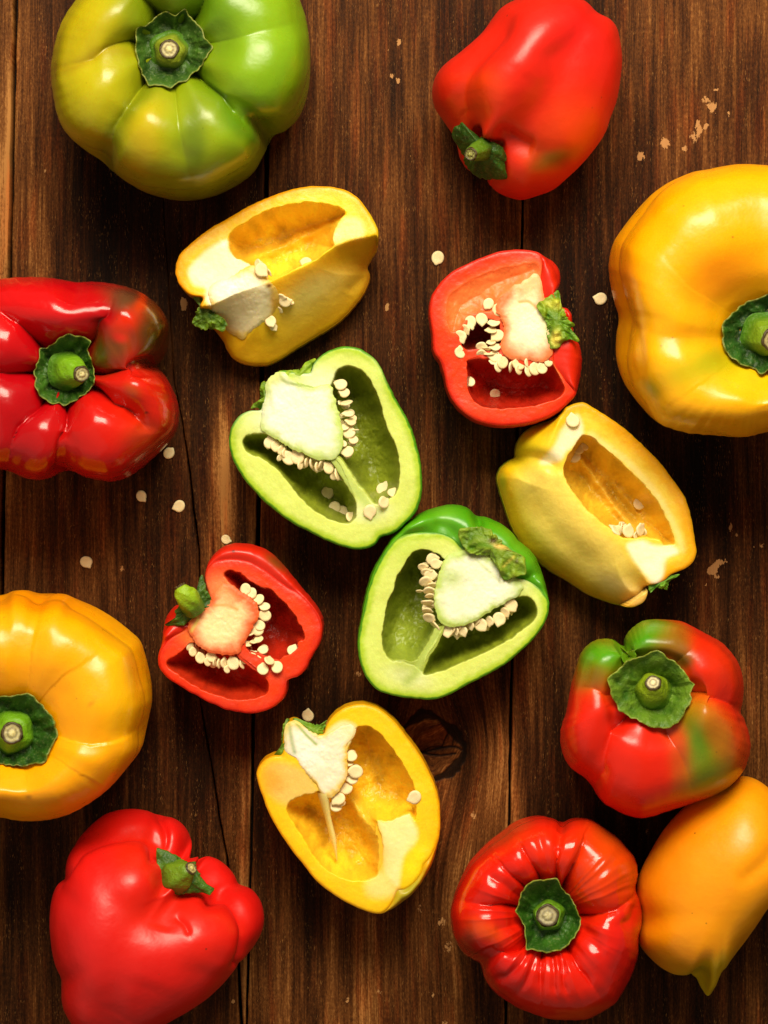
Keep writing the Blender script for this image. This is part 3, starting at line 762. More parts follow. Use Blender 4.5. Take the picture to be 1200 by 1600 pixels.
# --- yellow pepper, left edge
z = T(0, 900, 4)
root = thing('bell_pepper', 'golden yellow bell pepper with broad smooth lobes, above the bottom left red pepper', 'pepper', (*W(30, 1110, 0)[:2], 0), PEP)
ol = z([(0, 120), (80, 93), (170, 89), (240, 106), (310, 107), (400, 111), (480, 143), (600, 195), (720, 268), (820, 348), (880, 410), (920, 530), (950, 680), (952, 780), (938, 860), (915, 960), (880, 1090), (780, 1220), (680, 1330), (560, 1420), (430, 1490), (300, 1525), (180, 1533), (80, 1525), (0, 1510)]) + [(-60, 1275), (-128, 1240), (-178, 1180), (-190, 1100), (-162, 1010), (-105, 955), (-45, 933)]
cr = []
lobes = [(z([(300, 720), (380, 640), (500, 560), (800, 340)]), 1.7, 0.5), (z([(350, 1005), (420, 1030), (550, 1060), (700, 1050), (920, 960)]), 2.8, 1.1), (z([(160, 740), (190, 500), (235, 300), (275, 106)]), 2.5, 1.4), (z([(150, 1200), (150, 1525)]), 2.0, 0.6), (z([(-50, 760), (-400, 500)]), 3.7, 1.9), (z([(-50, 1170), (-400, 1400)]), 3.7, 1.9), (z([(300, 1110), (480, 1230), (680, 1330)]), 1.0, 0.3)]
pt = [('b', 60, 930, 90, 30, 0, (240, 140, 4), .7), ('b', 200, 1080, 40, 100, 0, (232, 184, 8), .7), ('b', 130, 1240, 90, 40, -20, (232, 150, 4), .6), ('b', 80, 1100, 40, 40, 0, (240, 160, 2), .5), ('b', 42, 1246, 7, 5, 0, (150, 90, 20), .6), ('b', 180, 1250, 40, 20, -40, (214, 130, 8), .6), ('b', 140, 1102, 8, 4, -30, (180, 110, 10), .5)]
b5, bv, zr = body_top((18, 1146), ol, 78, cr, (250, 170, 2), pt, 41, root, M_SKIN, lobes=lobes, lsoft=.35, shoulder=.52, und=1.2, basin=.80)
cp = z([(0, 760), (80, 752), (160, 738), (195, 752), (215, 775), (250, 805), (275, 835), (310, 870), (332, 910), (340, 950), (345, 1000), (330, 1040), (310, 1085), (290, 1120), (270, 1160), (215, 1170), (150, 1187), (80, 1180), (0, 1170)]) + [(-26, 1182), (-42, 1150), (-38, 1115), (-20, 1096)]
zc = calyx_on(bv, cp, (20, 1143), zr, root, seed=12, base=(40, 92, 24), deep=(16, 48, 14), crinkle=1.3)
stem(root, [(20, 1143, zc + 0.5, 42), (20, 1144, zc + 4, 36), (19, 1145, zc + 9, 31), (18, 1146, zc + 13, 24), (18, 1146, zc + 15.5, 18)], zr, seed=4, green=(92, 156, 26))

# --- mottled red and green pepper, right
z = T(860, 940, 3.53)
root = thing('bell_pepper', 'red bell pepper mottled with green, two green lobes above its stem', 'pepper', (*W(1022, 1120, 0)[:2], 0), PEP)
ol = z([(52, 740), (62, 680), (85, 610), (102, 520), (118, 440), (148, 340), (165, 290), (205, 238), (270, 205), (345, 208), (385, 235), (402, 250), (405, 210), (435, 160), (500, 110), (560, 98), (620, 98), (720, 108), (790, 140), (850, 172), (925, 212), (960, 238), (1010, 295), (1040, 345), (1060, 410), (1067, 480), (1060, 560), (1050, 612), (1075, 660), (1095, 720), (1106, 790), (1095, 860), (1065, 935), (1000, 1010), (940, 1052), (870, 1085), (760, 1122), (640, 1160), (560, 1186), (490, 1194), (400, 1172), (345, 1142), (290, 1110), (250, 1060), (220, 1005), (180, 965), (120, 925), (80, 870), (60, 810)])
cr = [(z([(345, 560), (380, 640), (430, 640)]), 12, 6, .2)]
lobes = [(z([(450, 330), (425, 285), (402, 240)]), 4, 1.5), (z([(770, 482), (860, 495), (950, 530), (1052, 610)]), 6.5, 3), (z([(635, 695), (690, 790), (740, 900), (800, 1110)]), 3.2, .8), (z([(410, 630), (350, 690), (310, 800), (280, 920), (215, 1005)]), 4.8, 3), (z([(345, 520), (240, 480), (110, 460)]), 2.6, .6), (z([(700, 340), (800, 250), (900, 195)]), 1.2, .3)]
pt = [('b', 942, 1016, 64, 50, 20, (78, 152, 16), 1), ('b', 928, 1060, 26, 16, 0, (120, 110, 30), .7), ('b', 1003, 992, 50, 54, 0, (66, 144, 14), 1), ('b', 1046, 1010, 30, 30, 30, (130, 96, 24), .75), ('b', 1062, 1044, 18, 26, -20, (86, 86, 20), .85), ('b', 1130, 1020, 40, 60, 0, (222, 52, 10), .7), ('b', 1098, 1110, 50, 26, 30, (226, 84, 16), .9),
      ('b', 1090, 1168, 34, 72, -14, (92, 138, 16), 1), ('b', 1108, 1212, 44, 34, 0, (112, 130, 18), .95), ('b', 1125, 1160, 22, 50, -10, (168, 110, 20), .8), ('b', 1160, 1170, 16, 50, 0, (200, 80, 20), .6), ('b', 1056, 1175, 14, 60, -12, (186, 74, 24), .75), ('b', 1090, 1258, 60, 14, -20, (206, 66, 16), .7), ('b', 972, 1120, 20, 10, 30, (120, 20, 10), .5), ('b', 900, 1120, 30, 60, 0, (214, 34, 16), .6), ('b', 990, 1180, 60, 60, 0, (232, 36, 12), .7)]
b7, bv, zr = body_top((1020, 1080), ol, 74, cr, (222, 32, 10), pt, 53, root, M_SKIN, wob=14, lobes=lobes, lsoft=.12, shoulder=.47, und=0.9, zs=.50, humps=[(930, 1030, 30, 2), (1100, 1110, 36, 4), (1000, 1150, 40, 2)], basin=.84)
cp = z([(595, 276), (640, 310), (690, 345), (730, 385), (770, 440), (788, 458), (772, 490), (768, 560), (745, 590), (715, 640), (690, 672), (650, 690), (630, 698), (590, 692), (545, 682), (500, 655), (440, 635), (410, 612), (385, 600), (370, 560), (345, 510), (332, 470), (318, 430), (345, 405), (400, 370), (430, 335), (500, 312), (545, 295)])
zc = calyx_on(bv, cp, (1018, 1078), zr, root, seed=15, base=(92, 138, 48), deep=(48, 96, 30), lift=1.8, crinkle=.9, curl=.8)
stem(root, [(1020, 1080, zc + 0.5, 38), (1020, 1079, zc + 4, 31), (1020, 1076, zc + 10, 26), (1021, 1072, zc + 14, 19), (1021, 1068, zc + 17, 13.5)], zr, seed=5, green=(112, 150, 26), cut=(226, 216, 170))

# --- wrinkled red pepper, bottom
z = T(690, 1250, 3.636)
root = thing('bell_pepper', 'wrinkled orange-red bell pepper with puckered creases all round its stem', 'pepper', (*W(855, 1435, 0)[:2], 0), PEP)
ol = z([(50, 660), (55, 600), (75, 530), (98, 470), (125, 410), (155, 355), (190, 312), (260, 240), (350, 170), (400, 132), (450, 108), (510, 92), (560, 88), (630, 103), (682, 123), (720, 108), (760, 99), (815, 103), (860, 116), (960, 182), (1010, 222), (1055, 275), (1092, 320), (1112, 375), (1116, 440), (1103, 510), (1125, 570), (1140, 650), (1135, 720), (1120, 780), (1118, 870), (1100, 940), (1070, 1020), (1000, 1140), (960, 1175), (900, 1212), (820, 1248), (700, 1251), (620, 1246), (550, 1226), (480, 1200), (430, 1180), (370, 1142), (310, 1100), (265, 1050), (238, 1000), (215, 925), (165, 900), (120, 865), (80, 800), (58, 730)])
cr = [(z([(500, 860), (440, 940), (370, 1000), (290, 1020)]), 8, 8, .6), (z([(540, 870), (510, 960), (470, 1050), (430, 1100)]), 6, 8, .6), (z([(630, 868), (640, 960), (640, 1060), (650, 1130)]), 6, 8, .7), (z([(675, 860), (690, 950), (690, 1040), (720, 1130)]), 6, 9, .7), (z([(770, 720), (860, 800), (900, 870)]), 12, 8, .2), (z([(455, 560), (380, 500), (300, 450), (240, 400)]), 9, 9, .5), (z([(1108, 590), (1080, 680), (1000, 720)]), 10, 8, .4), (z([(600, 440), (590, 340), (560, 230), (550, 160)]), 10, 7, .4), (z([(440, 700), (380, 720), (300, 740)]), 10, 7, .4)]
lobes = [(z([(655, 460), (656, 380), (664, 280), (668, 180), (682, 123)]), 4.8, 2.8), (z([(688, 480), (740, 380), (775, 310), (800, 240), (840, 110)]), 4.8, 0.6), (z([(790, 655), (900, 645), (1000, 625), (1108, 520)]), 5.2, 2.4), (z([(480, 500), (420, 450), (370, 400), (250, 250)]), 3.6, 0.2), (z([(450, 610), (380, 600), (300, 605), (60, 560)]), 4.0, 0.2), (z([(490, 810), (400, 845), (320, 865), (215, 925)]), 5.6, 4.0), (z([(575, 862), (570, 960), (560, 1060), (560, 1226)]), 4.0, 0.3), (z([(710, 840), (760, 930), (820, 1010), (940, 1180)]), 4.8, 0.4), (z([(560, 455), (510, 370), (470, 300), (370, 155)]), 4.0, 0.3)]
pt = [('b', 970, 1330, 70, 60, 30, (214, 74, 8), .85), ('b', 960, 1300, 36, 20, 20, (150, 70, 14), .7), ('b', 925, 1380, 40, 50, 0, (220, 66, 6), .6), ('b', 735, 1465, 12, 14, 0, (110, 60, 44), .7), ('b', 760, 1455, 30, 16, 20, (206, 76, 14), .7), ('b', 745, 1490, 40, 10, 30, (70, 20, 8), .6), ('b', 790, 1520, 50, 30, 40, (176, 12, 16), .6), ('b', 960, 1500, 40, 60, 0, (210, 22, 20), .6), ('b', 900, 1585, 60, 10, -10, (220, 80, 20), .6), ('b', 850, 1320, 50, 40, 0, (226, 48, 10), .5), ('b', 790, 1300, 40, 20, -30, (206, 70, 20), .5)]
b8, bv, zr = body_top((858, 1430), ol, 66, cr, (216, 28, 10), pt, 67, root, M_SKIN_GLOSS, lobes=lobes, shoulder=.56, und=1.4, wrink=2.6, basin=.78, wob=6)
cp = z([(520, 462), (555, 465), (590, 458), (655, 453), (672, 480), (690, 512), (720, 545), (742, 580), (765, 615), (780, 650), (790, 700), (780, 735), (760, 765), (735, 800), (700, 840), (650, 856), (600, 868), (575, 858), (545, 855), (515, 842), (485, 848), (484, 810), (480, 770), (472, 725), (460, 692), (440, 665), (426, 635), (442, 600), (447, 560), (462, 530), (480, 500)])
zc = calyx_on(bv, cp, (856, 1430), zr, root, seed=19, base=(44, 98, 24), deep=(20, 60, 16), rim=(170, 184, 90), crinkle=1.1, curl=1.6, lift=2.4)
stem(root, [(858, 1430, zc + 0.5, 30), (858, 1430, zc + 3, 27), (857, 1431, zc + 7, 25), (856, 1431, zc + 11, 22), (856, 1431, zc + 12.5, 19)], zr, seed=6, green=(84, 140, 24), cut=(190, 182, 140))

# ------------------------------------------------------------------ lying peppers: lobes blended into one body
def ico(n):
    import bmesh
    bm = bmesh.new(); bmesh.ops.create_icosphere(bm, subdivisions=n, radius=1.0)
    bm.verts.ensure_lookup_table()
    V = np.array([v.co[:] for v in bm.verts]); F = np.array([[v.index for v in f.verts] for f in bm.faces]); bm.free()
    return V, F
ICO_V, ICO_F = ico(7)

def body_lobes(lobes, k, c, outline, zref, creases, base, paints, seed, root, mat, und=1.6, wob=10, holes=()):
    """lobes: px py z(mm) rx ry rz (px) rotation(deg in the photo); blended with radius k px; px units throughout"""
    ctr = np.array([c[0], c[1], c[2] * 4.0])               # z in px units: 1 mm = 4 px
    D = ICO_V * np.array([1, -1, 1])
    L = []
    for (x, y, zz, rx, ry, rz, rot) in lobes:
        a = math.radians(rot); L.append((np.array([x, y, zz * 4.0]), np.array([rx, ry, rz], float), math.cos(a), math.sin(a)))
    def sdf(P):
        ds = []
        for q, r, ca, sa in L:
            d = P - q; x = d[:, 0] * ca + d[:, 1] * sa; y = -d[:, 0] * sa + d[:, 1] * ca
            e = np.stack([x, y, d[:, 2]], -1)
            k0 = np.linalg.norm(e / r, axis=1); k1 = np.linalg.norm(e / r ** 2, axis=1)
            ds.append(k0 * (k0 - 1) / np.maximum(k1, 1e-9))
        ds = np.array(ds)
        r_ = -k * np.log(np.exp(-ds / k).sum(0))
        for (hx, hy, hz, hr, hk) in holes:                  # the basin where the stem sits
            dh = hr - np.linalg.norm(P - np.array([hx, hy, hz * 4.0]), axis=1)
            h = np.clip(0.5 + 0.5 * (dh - r_) / -hk * -1, 0, 1)
            r_ = r_ + (dh - r_) * h + hk * h * (1 - h)
        return r_
    t = np.full(len(D), 420.0); act = np.ones(len(D), bool)
    for _ in range(90):
        s = sdf(ctr + D * t[:, None]); t = np.where(s > 0.05, t - np.clip(s * 0.55, 0.05, 40), t)
    P = ctr + D * np.maximum(t, 2)[:, None]
    # the outline as measured: the widest reach in each direction meets it
    th = np.arctan2(P[:, 1] - c[1], P[:, 0] - c[0]); rr = np.hypot(P[:, 0] - c[0], P[:, 1] - c[1])
    nb = 180; ang = (np.arange(nb) + .5) / nb * 2 * np.pi - np.pi
    b = np.clip(((th + np.pi) / (2 * np.pi) * nb).astype(int), 0, nb - 1)
    mx = np.zeros(nb); np.maximum.at(mx, b, rr)
    mx = np.maximum(mx, 0.5 * (np.roll(mx, 1) + np.roll(mx, -1)))
    for _ in range(2): mx = (np.roll(mx, 1) + 2 * mx + np.roll(mx, -1)) / 4
    tgt = polar_R(smooth_closed(outline, 200), (c[0], c[1]), ang)
    ratio = tgt / mx
    rf = np.interp(th, np.concatenate([ang[-1:] - 2 * np.pi, ang, ang[:1] + 2 * np.pi]), np.concatenate([ratio[-1:], ratio, ratio[:1]]))
    w = sstep(0.0, 0.9, rr / np.interp(th, ang, mx))
    sc = 1 + (rf - 1) * w
    P[:, 0] = c[0] + (P[:, 0] - c[0]) * sc; P[:, 1] = c[1] + (P[:, 1] - c[1]) * sc
    E = np.concatenate([ICO_F[:, [0, 1]], ICO_F[:, [1, 2]], ICO_F[:, [2, 0]]])
    deg = np.bincount(E[:, 0], minlength=len(P))[:, None]
    for _ in range(7):
        A_ = np.stack([np.bincount(E[:, 0], weights=P[E[:, 1], i], minlength=len(P)) for i in range(3)], -1) / deg
        P = P + 0.7 * (A_ - P)
    P[:, 2] = np.maximum(P[:, 2], 0.8 + 0.05 * P[:, 2])
    X, Y = P[:, 0].copy(), P[:, 1].copy()
    V = W(P[:, 0], P[:, 1], P[:, 2] / 4.0, zref)
    # vertex normals
    F = ICO_F
    fn = np.cross(V[F[:, 1]] - V[F[:, 0]], V[F[:, 2]] - V[F[:, 0]]); N = np.zeros_like(V)
    for i in range(3): np.add.at(N, F[:, i], fn)
    N /= np.maximum(np.linalg.norm(N, axis=1, keepdims=True), 1e-12)
    if (N[:, 2] * (V[:, 2] - V[:, 2].mean())).sum() < 0: N = -N
    V = fit_outline(V, (c[0], c[1]), smooth_closed(outline, 200), W(c[0], c[1], 0, zref))
    for _ in range(3):
        A_ = np.stack([np.bincount(E[:, 0], weights=V[E[:, 1], i], minlength=len(V)) for i in range(3)], -1) / deg
        V = V + 0.6 * (A_ - V)
    Dp = crease_disp(X, Y, creases) * 0.25 / 1000 * sstep(-0.35, 0.1, N[:, 2])
    n3 = fbm(V * 26, seed, 2) * und * 0.6 + fbm(V * 75, seed + 9, 2) * 0.2
    V = V + N * (n3 / 1000 - Dp)[:, None]
    V[:, 2] = np.maximum(V[:, 2], 0.0002)
    C = np.broadcast_to(lin(base), V.shape).copy()
    C = paint(C, X, Y, paints, V, wob, seed)
    loc = np.array(root.location)
    me = mesh_np('body', V - loc, None, F, True, C)
    ob = link('body', me, mat, root)
    return ob, BVHTree.FromPolygons([tuple(v) for v in V], [tuple(f) for f in F])

def fix_normals(me):
    import bmesh
    bm = bmesh.new(); bm.from_mesh(me); bmesh.ops.recalc_face_normals(bm, faces=bm.faces); bm.to_mesh(me); bm.free()

# --- red pepper lying on its side, top right
z = T(600, 0, 2)
root = thing('bell_pepper', 'red bell pepper lying on its side near the top, dark stem at its lower left', 'pepper', (*W(830, 150, 0)[:2], 0), PEP)
ol = z([(141, 290), (148, 245), (165, 215), (190, 190), (230, 160), (265, 130), (300, 95), (335, 55), (370, 20), (410, -2), (460, -20), (520, -30), (590, -22), (640, 5), (668, 35), (705, 55), (730, 85), (738, 120), (742, 180), (736, 240), (722, 310), (700, 365), (685, 410), (655, 460), (610, 520), (570, 560), (530, 592), (480, 614), (430, 629), (385, 618), (345, 598), (318, 570), (308, 545), (285, 545), (255, 530), (235, 500), (228, 465), (212, 430), (180, 385), (150, 340)])
lob = [(728, 140, 30, 62, 150, 112, 35), (800, 120, 42, 78, 150, 128, 38), (880, 150, 34, 70, 150, 116, 30), (815, 270, 26, 60, 60, 90, 20), (748, 240, 14, 40, 40, 50, 0), (880, 60, 36, 74, 74, 110, 0)]
cr = [(z([(238, 385), (225, 320), (250, 240), (330, 150), (400, 60)]), 18, 15, .35), (z([(370, 460), (430, 490), (470, 500)]), 14, 14, .3), (z([(345, 555), (320, 545), (310, 560)]), 12, 10, .4), (z([(430, 480), (520, 400), (640, 300), (690, 150)]), 30, 2, 0), (z([(400, 290), (500, 150), (560, 60)]), 30, -5, 0), (z([(480, 240), (560, 200), (640, 100)]), 18, 4, 0)]
pt = [('b', 700, 130, 40, 60, 0, (204, 30, 12), .5), ('b', 745, 170, 40, 40, 0, (232, 70, 12), .6), ('b', 880, 230, 80, 50, -30, (226, 66, 8), .8), ('b', 862, 262, 34, 11, -22, (128, 100, 20), .85), ('b', 835, 262, 20, 16, 0, (172, 66, 14), .6), ('b', 800, 290, 50, 20, 20, (206, 44, 8), .7), ('b', 890, 60, 60, 60, 0, (220, 22, 22), .7), ('b', 820, 80, 60, 60, 0, (222, 34, 24), .6)]
b2, bv2 = body_lobes(lob, 17, (835, 150, 34), ol, 30, cr, (218, 32, 12), pt, 71, root, M_SKIN_SATIN, holes=[(735, 262, 48, 36, 10)])
fix_normals(b2.data)
cp = z([(212, 415), (222, 398), (245, 385), (262, 402), (300, 430), (335, 445), (372, 465), (382, 490), (378, 520), (386, 552), (350, 553), (318, 550), (292, 540), (270, 522), (255, 500), (250, 480), (235, 455), (225, 440)])
pl = lambda X, Y, s: 46 - 0.26 * ((X - 752) * -0.6 + (Y - 236) * 0.8) + 7 * (1 - s ** 2)
leaf('calyx', cp, (752, 236), pl, 48, root, seed=22, crinkle=1.0, thick=2.2, curl=0, base=(38, 84, 20), deep=(18, 48, 12), rim=(50, 90, 24))
stem(root, [(754, 234, 50, 20), (748, 238, 55, 18), (740, 243, 59, 15), (734, 247, 62, 11)], 50, seed=7, green=(66, 112, 24), lowgreen=(36, 80, 16), cut=(150, 150, 80))

# --- big red pepper lying on its side, bottom left
z = T(60, 1240, 3.243)
root = thing('bell_pepper', 'big smooth red bell pepper at the bottom left, tilted with its stem to the right', 'pepper', (*W(230, 1440, 0)[:2], 0), PEP)
ol = z([(60, 620), (63, 570), (75, 515), (95, 465), (114, 425), (125, 370), (145, 315), (175, 265), (205, 220), (245, 178), (290, 140), (335, 108), (390, 88), (440, 79), (500, 79), (555, 88), (590, 102), (625, 106), (680, 122), (725, 148), (760, 190), (780, 245), (780, 290), (772, 325), (800, 318), (860, 317), (910, 335), (955, 370), (990, 415), (1015, 462), (1060, 475), (1095, 502), (1128, 555), (1142, 625), (1135, 690), (1112, 745), (1078, 800), (1040, 855), (985, 905), (930, 970), (860, 1035), (780, 1090), (700, 1135), (600, 1190), (500, 1235), (380, 1262), (270, 1245), (190, 1195), (145, 1130), (122, 1070), (118, 1000), (118, 935), (95, 880), (78, 820), (68, 750), (61, 680)])
lob = [(168, 1455, 36, 98, 150, 136, 14), (298, 1462, 34, 90, 78, 122, -20), (228, 1480, 36, 110, 100, 130, 0), (215, 1380, 38, 62, 62, 112, 20), (186, 1330, 20, 66, 46, 74, -30), (266, 1312, 18, 34, 34, 60, 0), (336, 1378, 16, 38, 34, 48, 0), (372, 1436, 20, 34, 60, 70, 10), (140, 1550, 34, 50, 60, 104, 20)]
cr = [(z([(120, 425), (180, 330), (260, 250), (360, 200), (470, 184), (540, 195), (585, 235), (608, 290)]), 8, 15, .8, .2), (z([(600, 105), (640, 160), (652, 230), (645, 290)]), 8, 13, .7), (z([(880, 520), (930, 508), (985, 525), (1030, 580), (1055, 660), (1040, 760), (1015, 850)]), 8, 16, .8, .2), (z([(730, 575), (770, 610), (795, 665)]), 5, 7, .7), (z([(460, 1120), (560, 980), (620, 860)]), 34, 4, 0), (z([(640, 480), (660, 560), (640, 640)]), 24, 6, 0)]
pt = [('b', 225, 1320, 40, 30, 0, (222, 40, 10), .6), ('b', 250, 1400, 60, 50, 0, (222, 38, 10), .5), ('b', 130, 1450, 50, 120, 0, (206, 20, 22), .6), ('b', 330, 1450, 50, 60, 0, (224, 34, 14), .5), ('b', 210, 1560, 60, 60, 0, (196, 14, 18), .5)]
b6, bv6 = body_lobes(lob, 7, (225, 1445, 36), ol, 34, cr, (216, 22, 16), pt, 83, root, M_SKIN_SATIN, und=0.8, holes=[(298, 1352, 60, 46, 10)])
fix_normals(b6.data)
cp = z([(602, 282), (625, 288), (655, 296), (700, 318), (745, 350), (790, 350), (800, 385), (828, 430), (860, 468), (888, 475), (868, 512), (835, 500), (800, 498), (760, 500), (705, 505), (660, 490), (620, 455), (600, 410), (598, 350)])
pl = lambda X, Y, s: 50 + 0.06 * ((X - 285) * -0.5 + (Y - 1366) * 0.8) + 3 * (1 - s ** 2)
cp = [(284 + (p[0] - 284) * 1.02, 1366 + (p[1] - 1366) * 1.02) for p in cp]
leaf('calyx', cp, (284, 1366), pl, 50, root, seed=26, crinkle=.8, thick=2.0, curl=.4, base=(64, 116, 30), deep=(34, 78, 20), rim=(96, 110, 40))
stem(root, [(270, 1374, 47, 31), (280, 1368, 52, 28), (290, 1361, 55, 19), (300, 1354, 57, 11)], 52, seed=8, green=(92, 140, 36), lowgreen=(60, 108, 26), cut=(200, 192, 120))

# --- orange pepper lying on its side, bottom right
z = T(980, 1190, 3.905)
root = thing('bell_pepper', 'orange bell pepper lying on its side with a pointed yellow-green tip', 'pepper', (*W(1120, 1400, 0)[:2], 0), PEP)
ol = z([(62, 760), (75, 700), (110, 610), (165, 505), (225, 410), (290, 330), (370, 250), (460, 190), (560, 130), (640, 95), (700, 85), (770, 100), (830, 135), (900, 200), (980, 300), (1050, 400), (1085, 500), (1090, 600), (1050, 690), (960, 790), (859, 895), (800, 975), (740, 1070), (670, 1165), (600, 1262), (570, 1310), (560, 1355), (530, 1400), (492, 1438), (468, 1410), (440, 1370), (420, 1330), (400, 1314), (345, 1306), (280, 1290), (200, 1245), (120, 1170), (80, 1110), (66, 1050), (80, 980), (82, 900), (66, 830)])
lob = [(1140, 1340, 34, 88, 130, 120, 32), (1085, 1440, 30, 70, 90, 106, 20), (1190, 1330, 30, 60, 120, 104, 35), (1100, 1480, 24, 66, 50, 76, 0), (1103, 1512, 14, 30, 36, 40, 0), (1103, 1532, 10, 19, 26, 26, 0)]
cr = [(z([(650, 640), (780, 540), (859, 430)]), 16, 6, .2), (z([(420, 1300), (470, 1260), (540, 1270)]), 20, 6, 0)]
pt = [('b', 1010, 1390, 40, 120, 15, (216, 118, 6), .6), ('b', 1105, 1510, 60, 26, -20, (196, 172, 12), .85), ('b', 1120, 1485, 30, 16, -40, (176, 160, 14), .5), ('b', 1103, 1540, 34, 34, 0, (208, 188, 14), .95), ('b', 1050, 1500, 70, 20, 20, (190, 140, 14), .6), ('b', 1160, 1430, 30, 60, 40, (238, 168, 8), .5), ('b', 1085, 1518, 16, 10, 0, (150, 144, 14), .5), ('b', 1060, 1280, 50, 40, 0, (222, 120, 4), .5)]
b9, bv9 = body_lobes(lob, 20, (1130, 1400, 32), ol, 28, cr, (247, 158, 4), pt, 97, root, M_SKIN_SATIN, und=0.8)
fix_normals(b9.data)

# ------------------------------------------------------------------ seeds
def seed_mesh(kind):
    """flat drop-shaped pepper seed, radius 1, with a raised edge and a little beak"""
    m = 28; th = np.linspace(0, 2 * np.pi, m, endpoint=False)
    beak = {0: .30, 1: .18, 2: .40}[kind]
    r = 1 + beak * np.exp(-(np.angle(np.exp(1j * (th - 0.15 * kind))) / .24) ** 2) + 0.05 * np.sin(2 * th + kind) - 0.06 * np.exp(-(np.angle(np.exp(1j * (th - .6))) / .25) ** 2)
    rows = [(0, .15), (.35, .155), (.6, .175), (.80, .185), (.93, .12), (1.0, 0.0), (.93, -.10), (.7, -.14), (0, -.13)]
    V = []
    for a, h in rows:
        bend = 0.05 * a * a * np.cos(2 * th + kind)
        V.append(np.stack([a * r * np.cos(th), a * r * np.sin(th), h + bend + 0.02 * np.sin(3 * th + kind) * a], -1))
    V = np.array(V)
    return mesh_np('seed', V.reshape(-1, 3), grid_faces(len(rows), m, 0, True), None, True)
SEEDS = [seed_mesh(i) for i in range(3)]
for sm_ in SEEDS:
    sm_.materials.append(M_SEED); fix_normals(sm_)

def put_seed(px, py, zmm, zref, rpx, yaw, tilt=0.0, tdir=0.0, parent=None, root=None, name='seed'):
    o = bpy.data.objects.new(name, SEEDS[rng.randrange(3)]); COL.objects.link(o)
    if parent: o.parent = parent
    p = W(px, py, zmm, zref)
    if root is not None: p = p - np.array(root.location)
    Rm = Matrix.Rotation(tdir, 4, 'Z') @ Matrix.Rotation(tilt, 4, 'X') @ Matrix.Rotation(yaw - tdir, 4, 'Z')
    o.matrix_basis = Matrix.Translation(Vector(p.tolist())) @ Rm @ Matrix.Scale(rpx * S, 4)
    return o

# loose seeds on the boards: px py radius yaw label
for px, py, r, yaw, lb in ((684, 403, 10.5, -2.0, 'cream seed lying alone on the board above the upper right red pepper half'),
                          (938, 467, 10.0, 2.9, 'cream seed just left of the big yellow pepper at the right edge'),
                          (264, 708, 9.0, 0.7, 'cream seed lying against the lower right lobe of the dark red pepper'),
                          (221, 775, 8.5, -1.2, 'cream seed below the dark red pepper, left of another seed near the crack'),
                          (280, 791, 9.5, -2.8, 'cream seed beside the long crack in the board, below the dark red pepper'),
                          (135, 878, 9.5, -1.0, 'cream seed lying alone above the yellow pepper at the left edge'),
                          (353, 843, 7.5, -0.6, 'tan seed just above the lower left red pepper half'),
                          (481, 1118, 9.5, 1.5, 'tan seed peeking out behind the green stem of the bottom yellow pepper half')):
    o = put_seed(px, py, 0.45, 0, r, yaw, name='pepper_seed')
    o['label'] = lb; o['category'] = 'seed'; o['group'] = 'loose seeds on the boards'

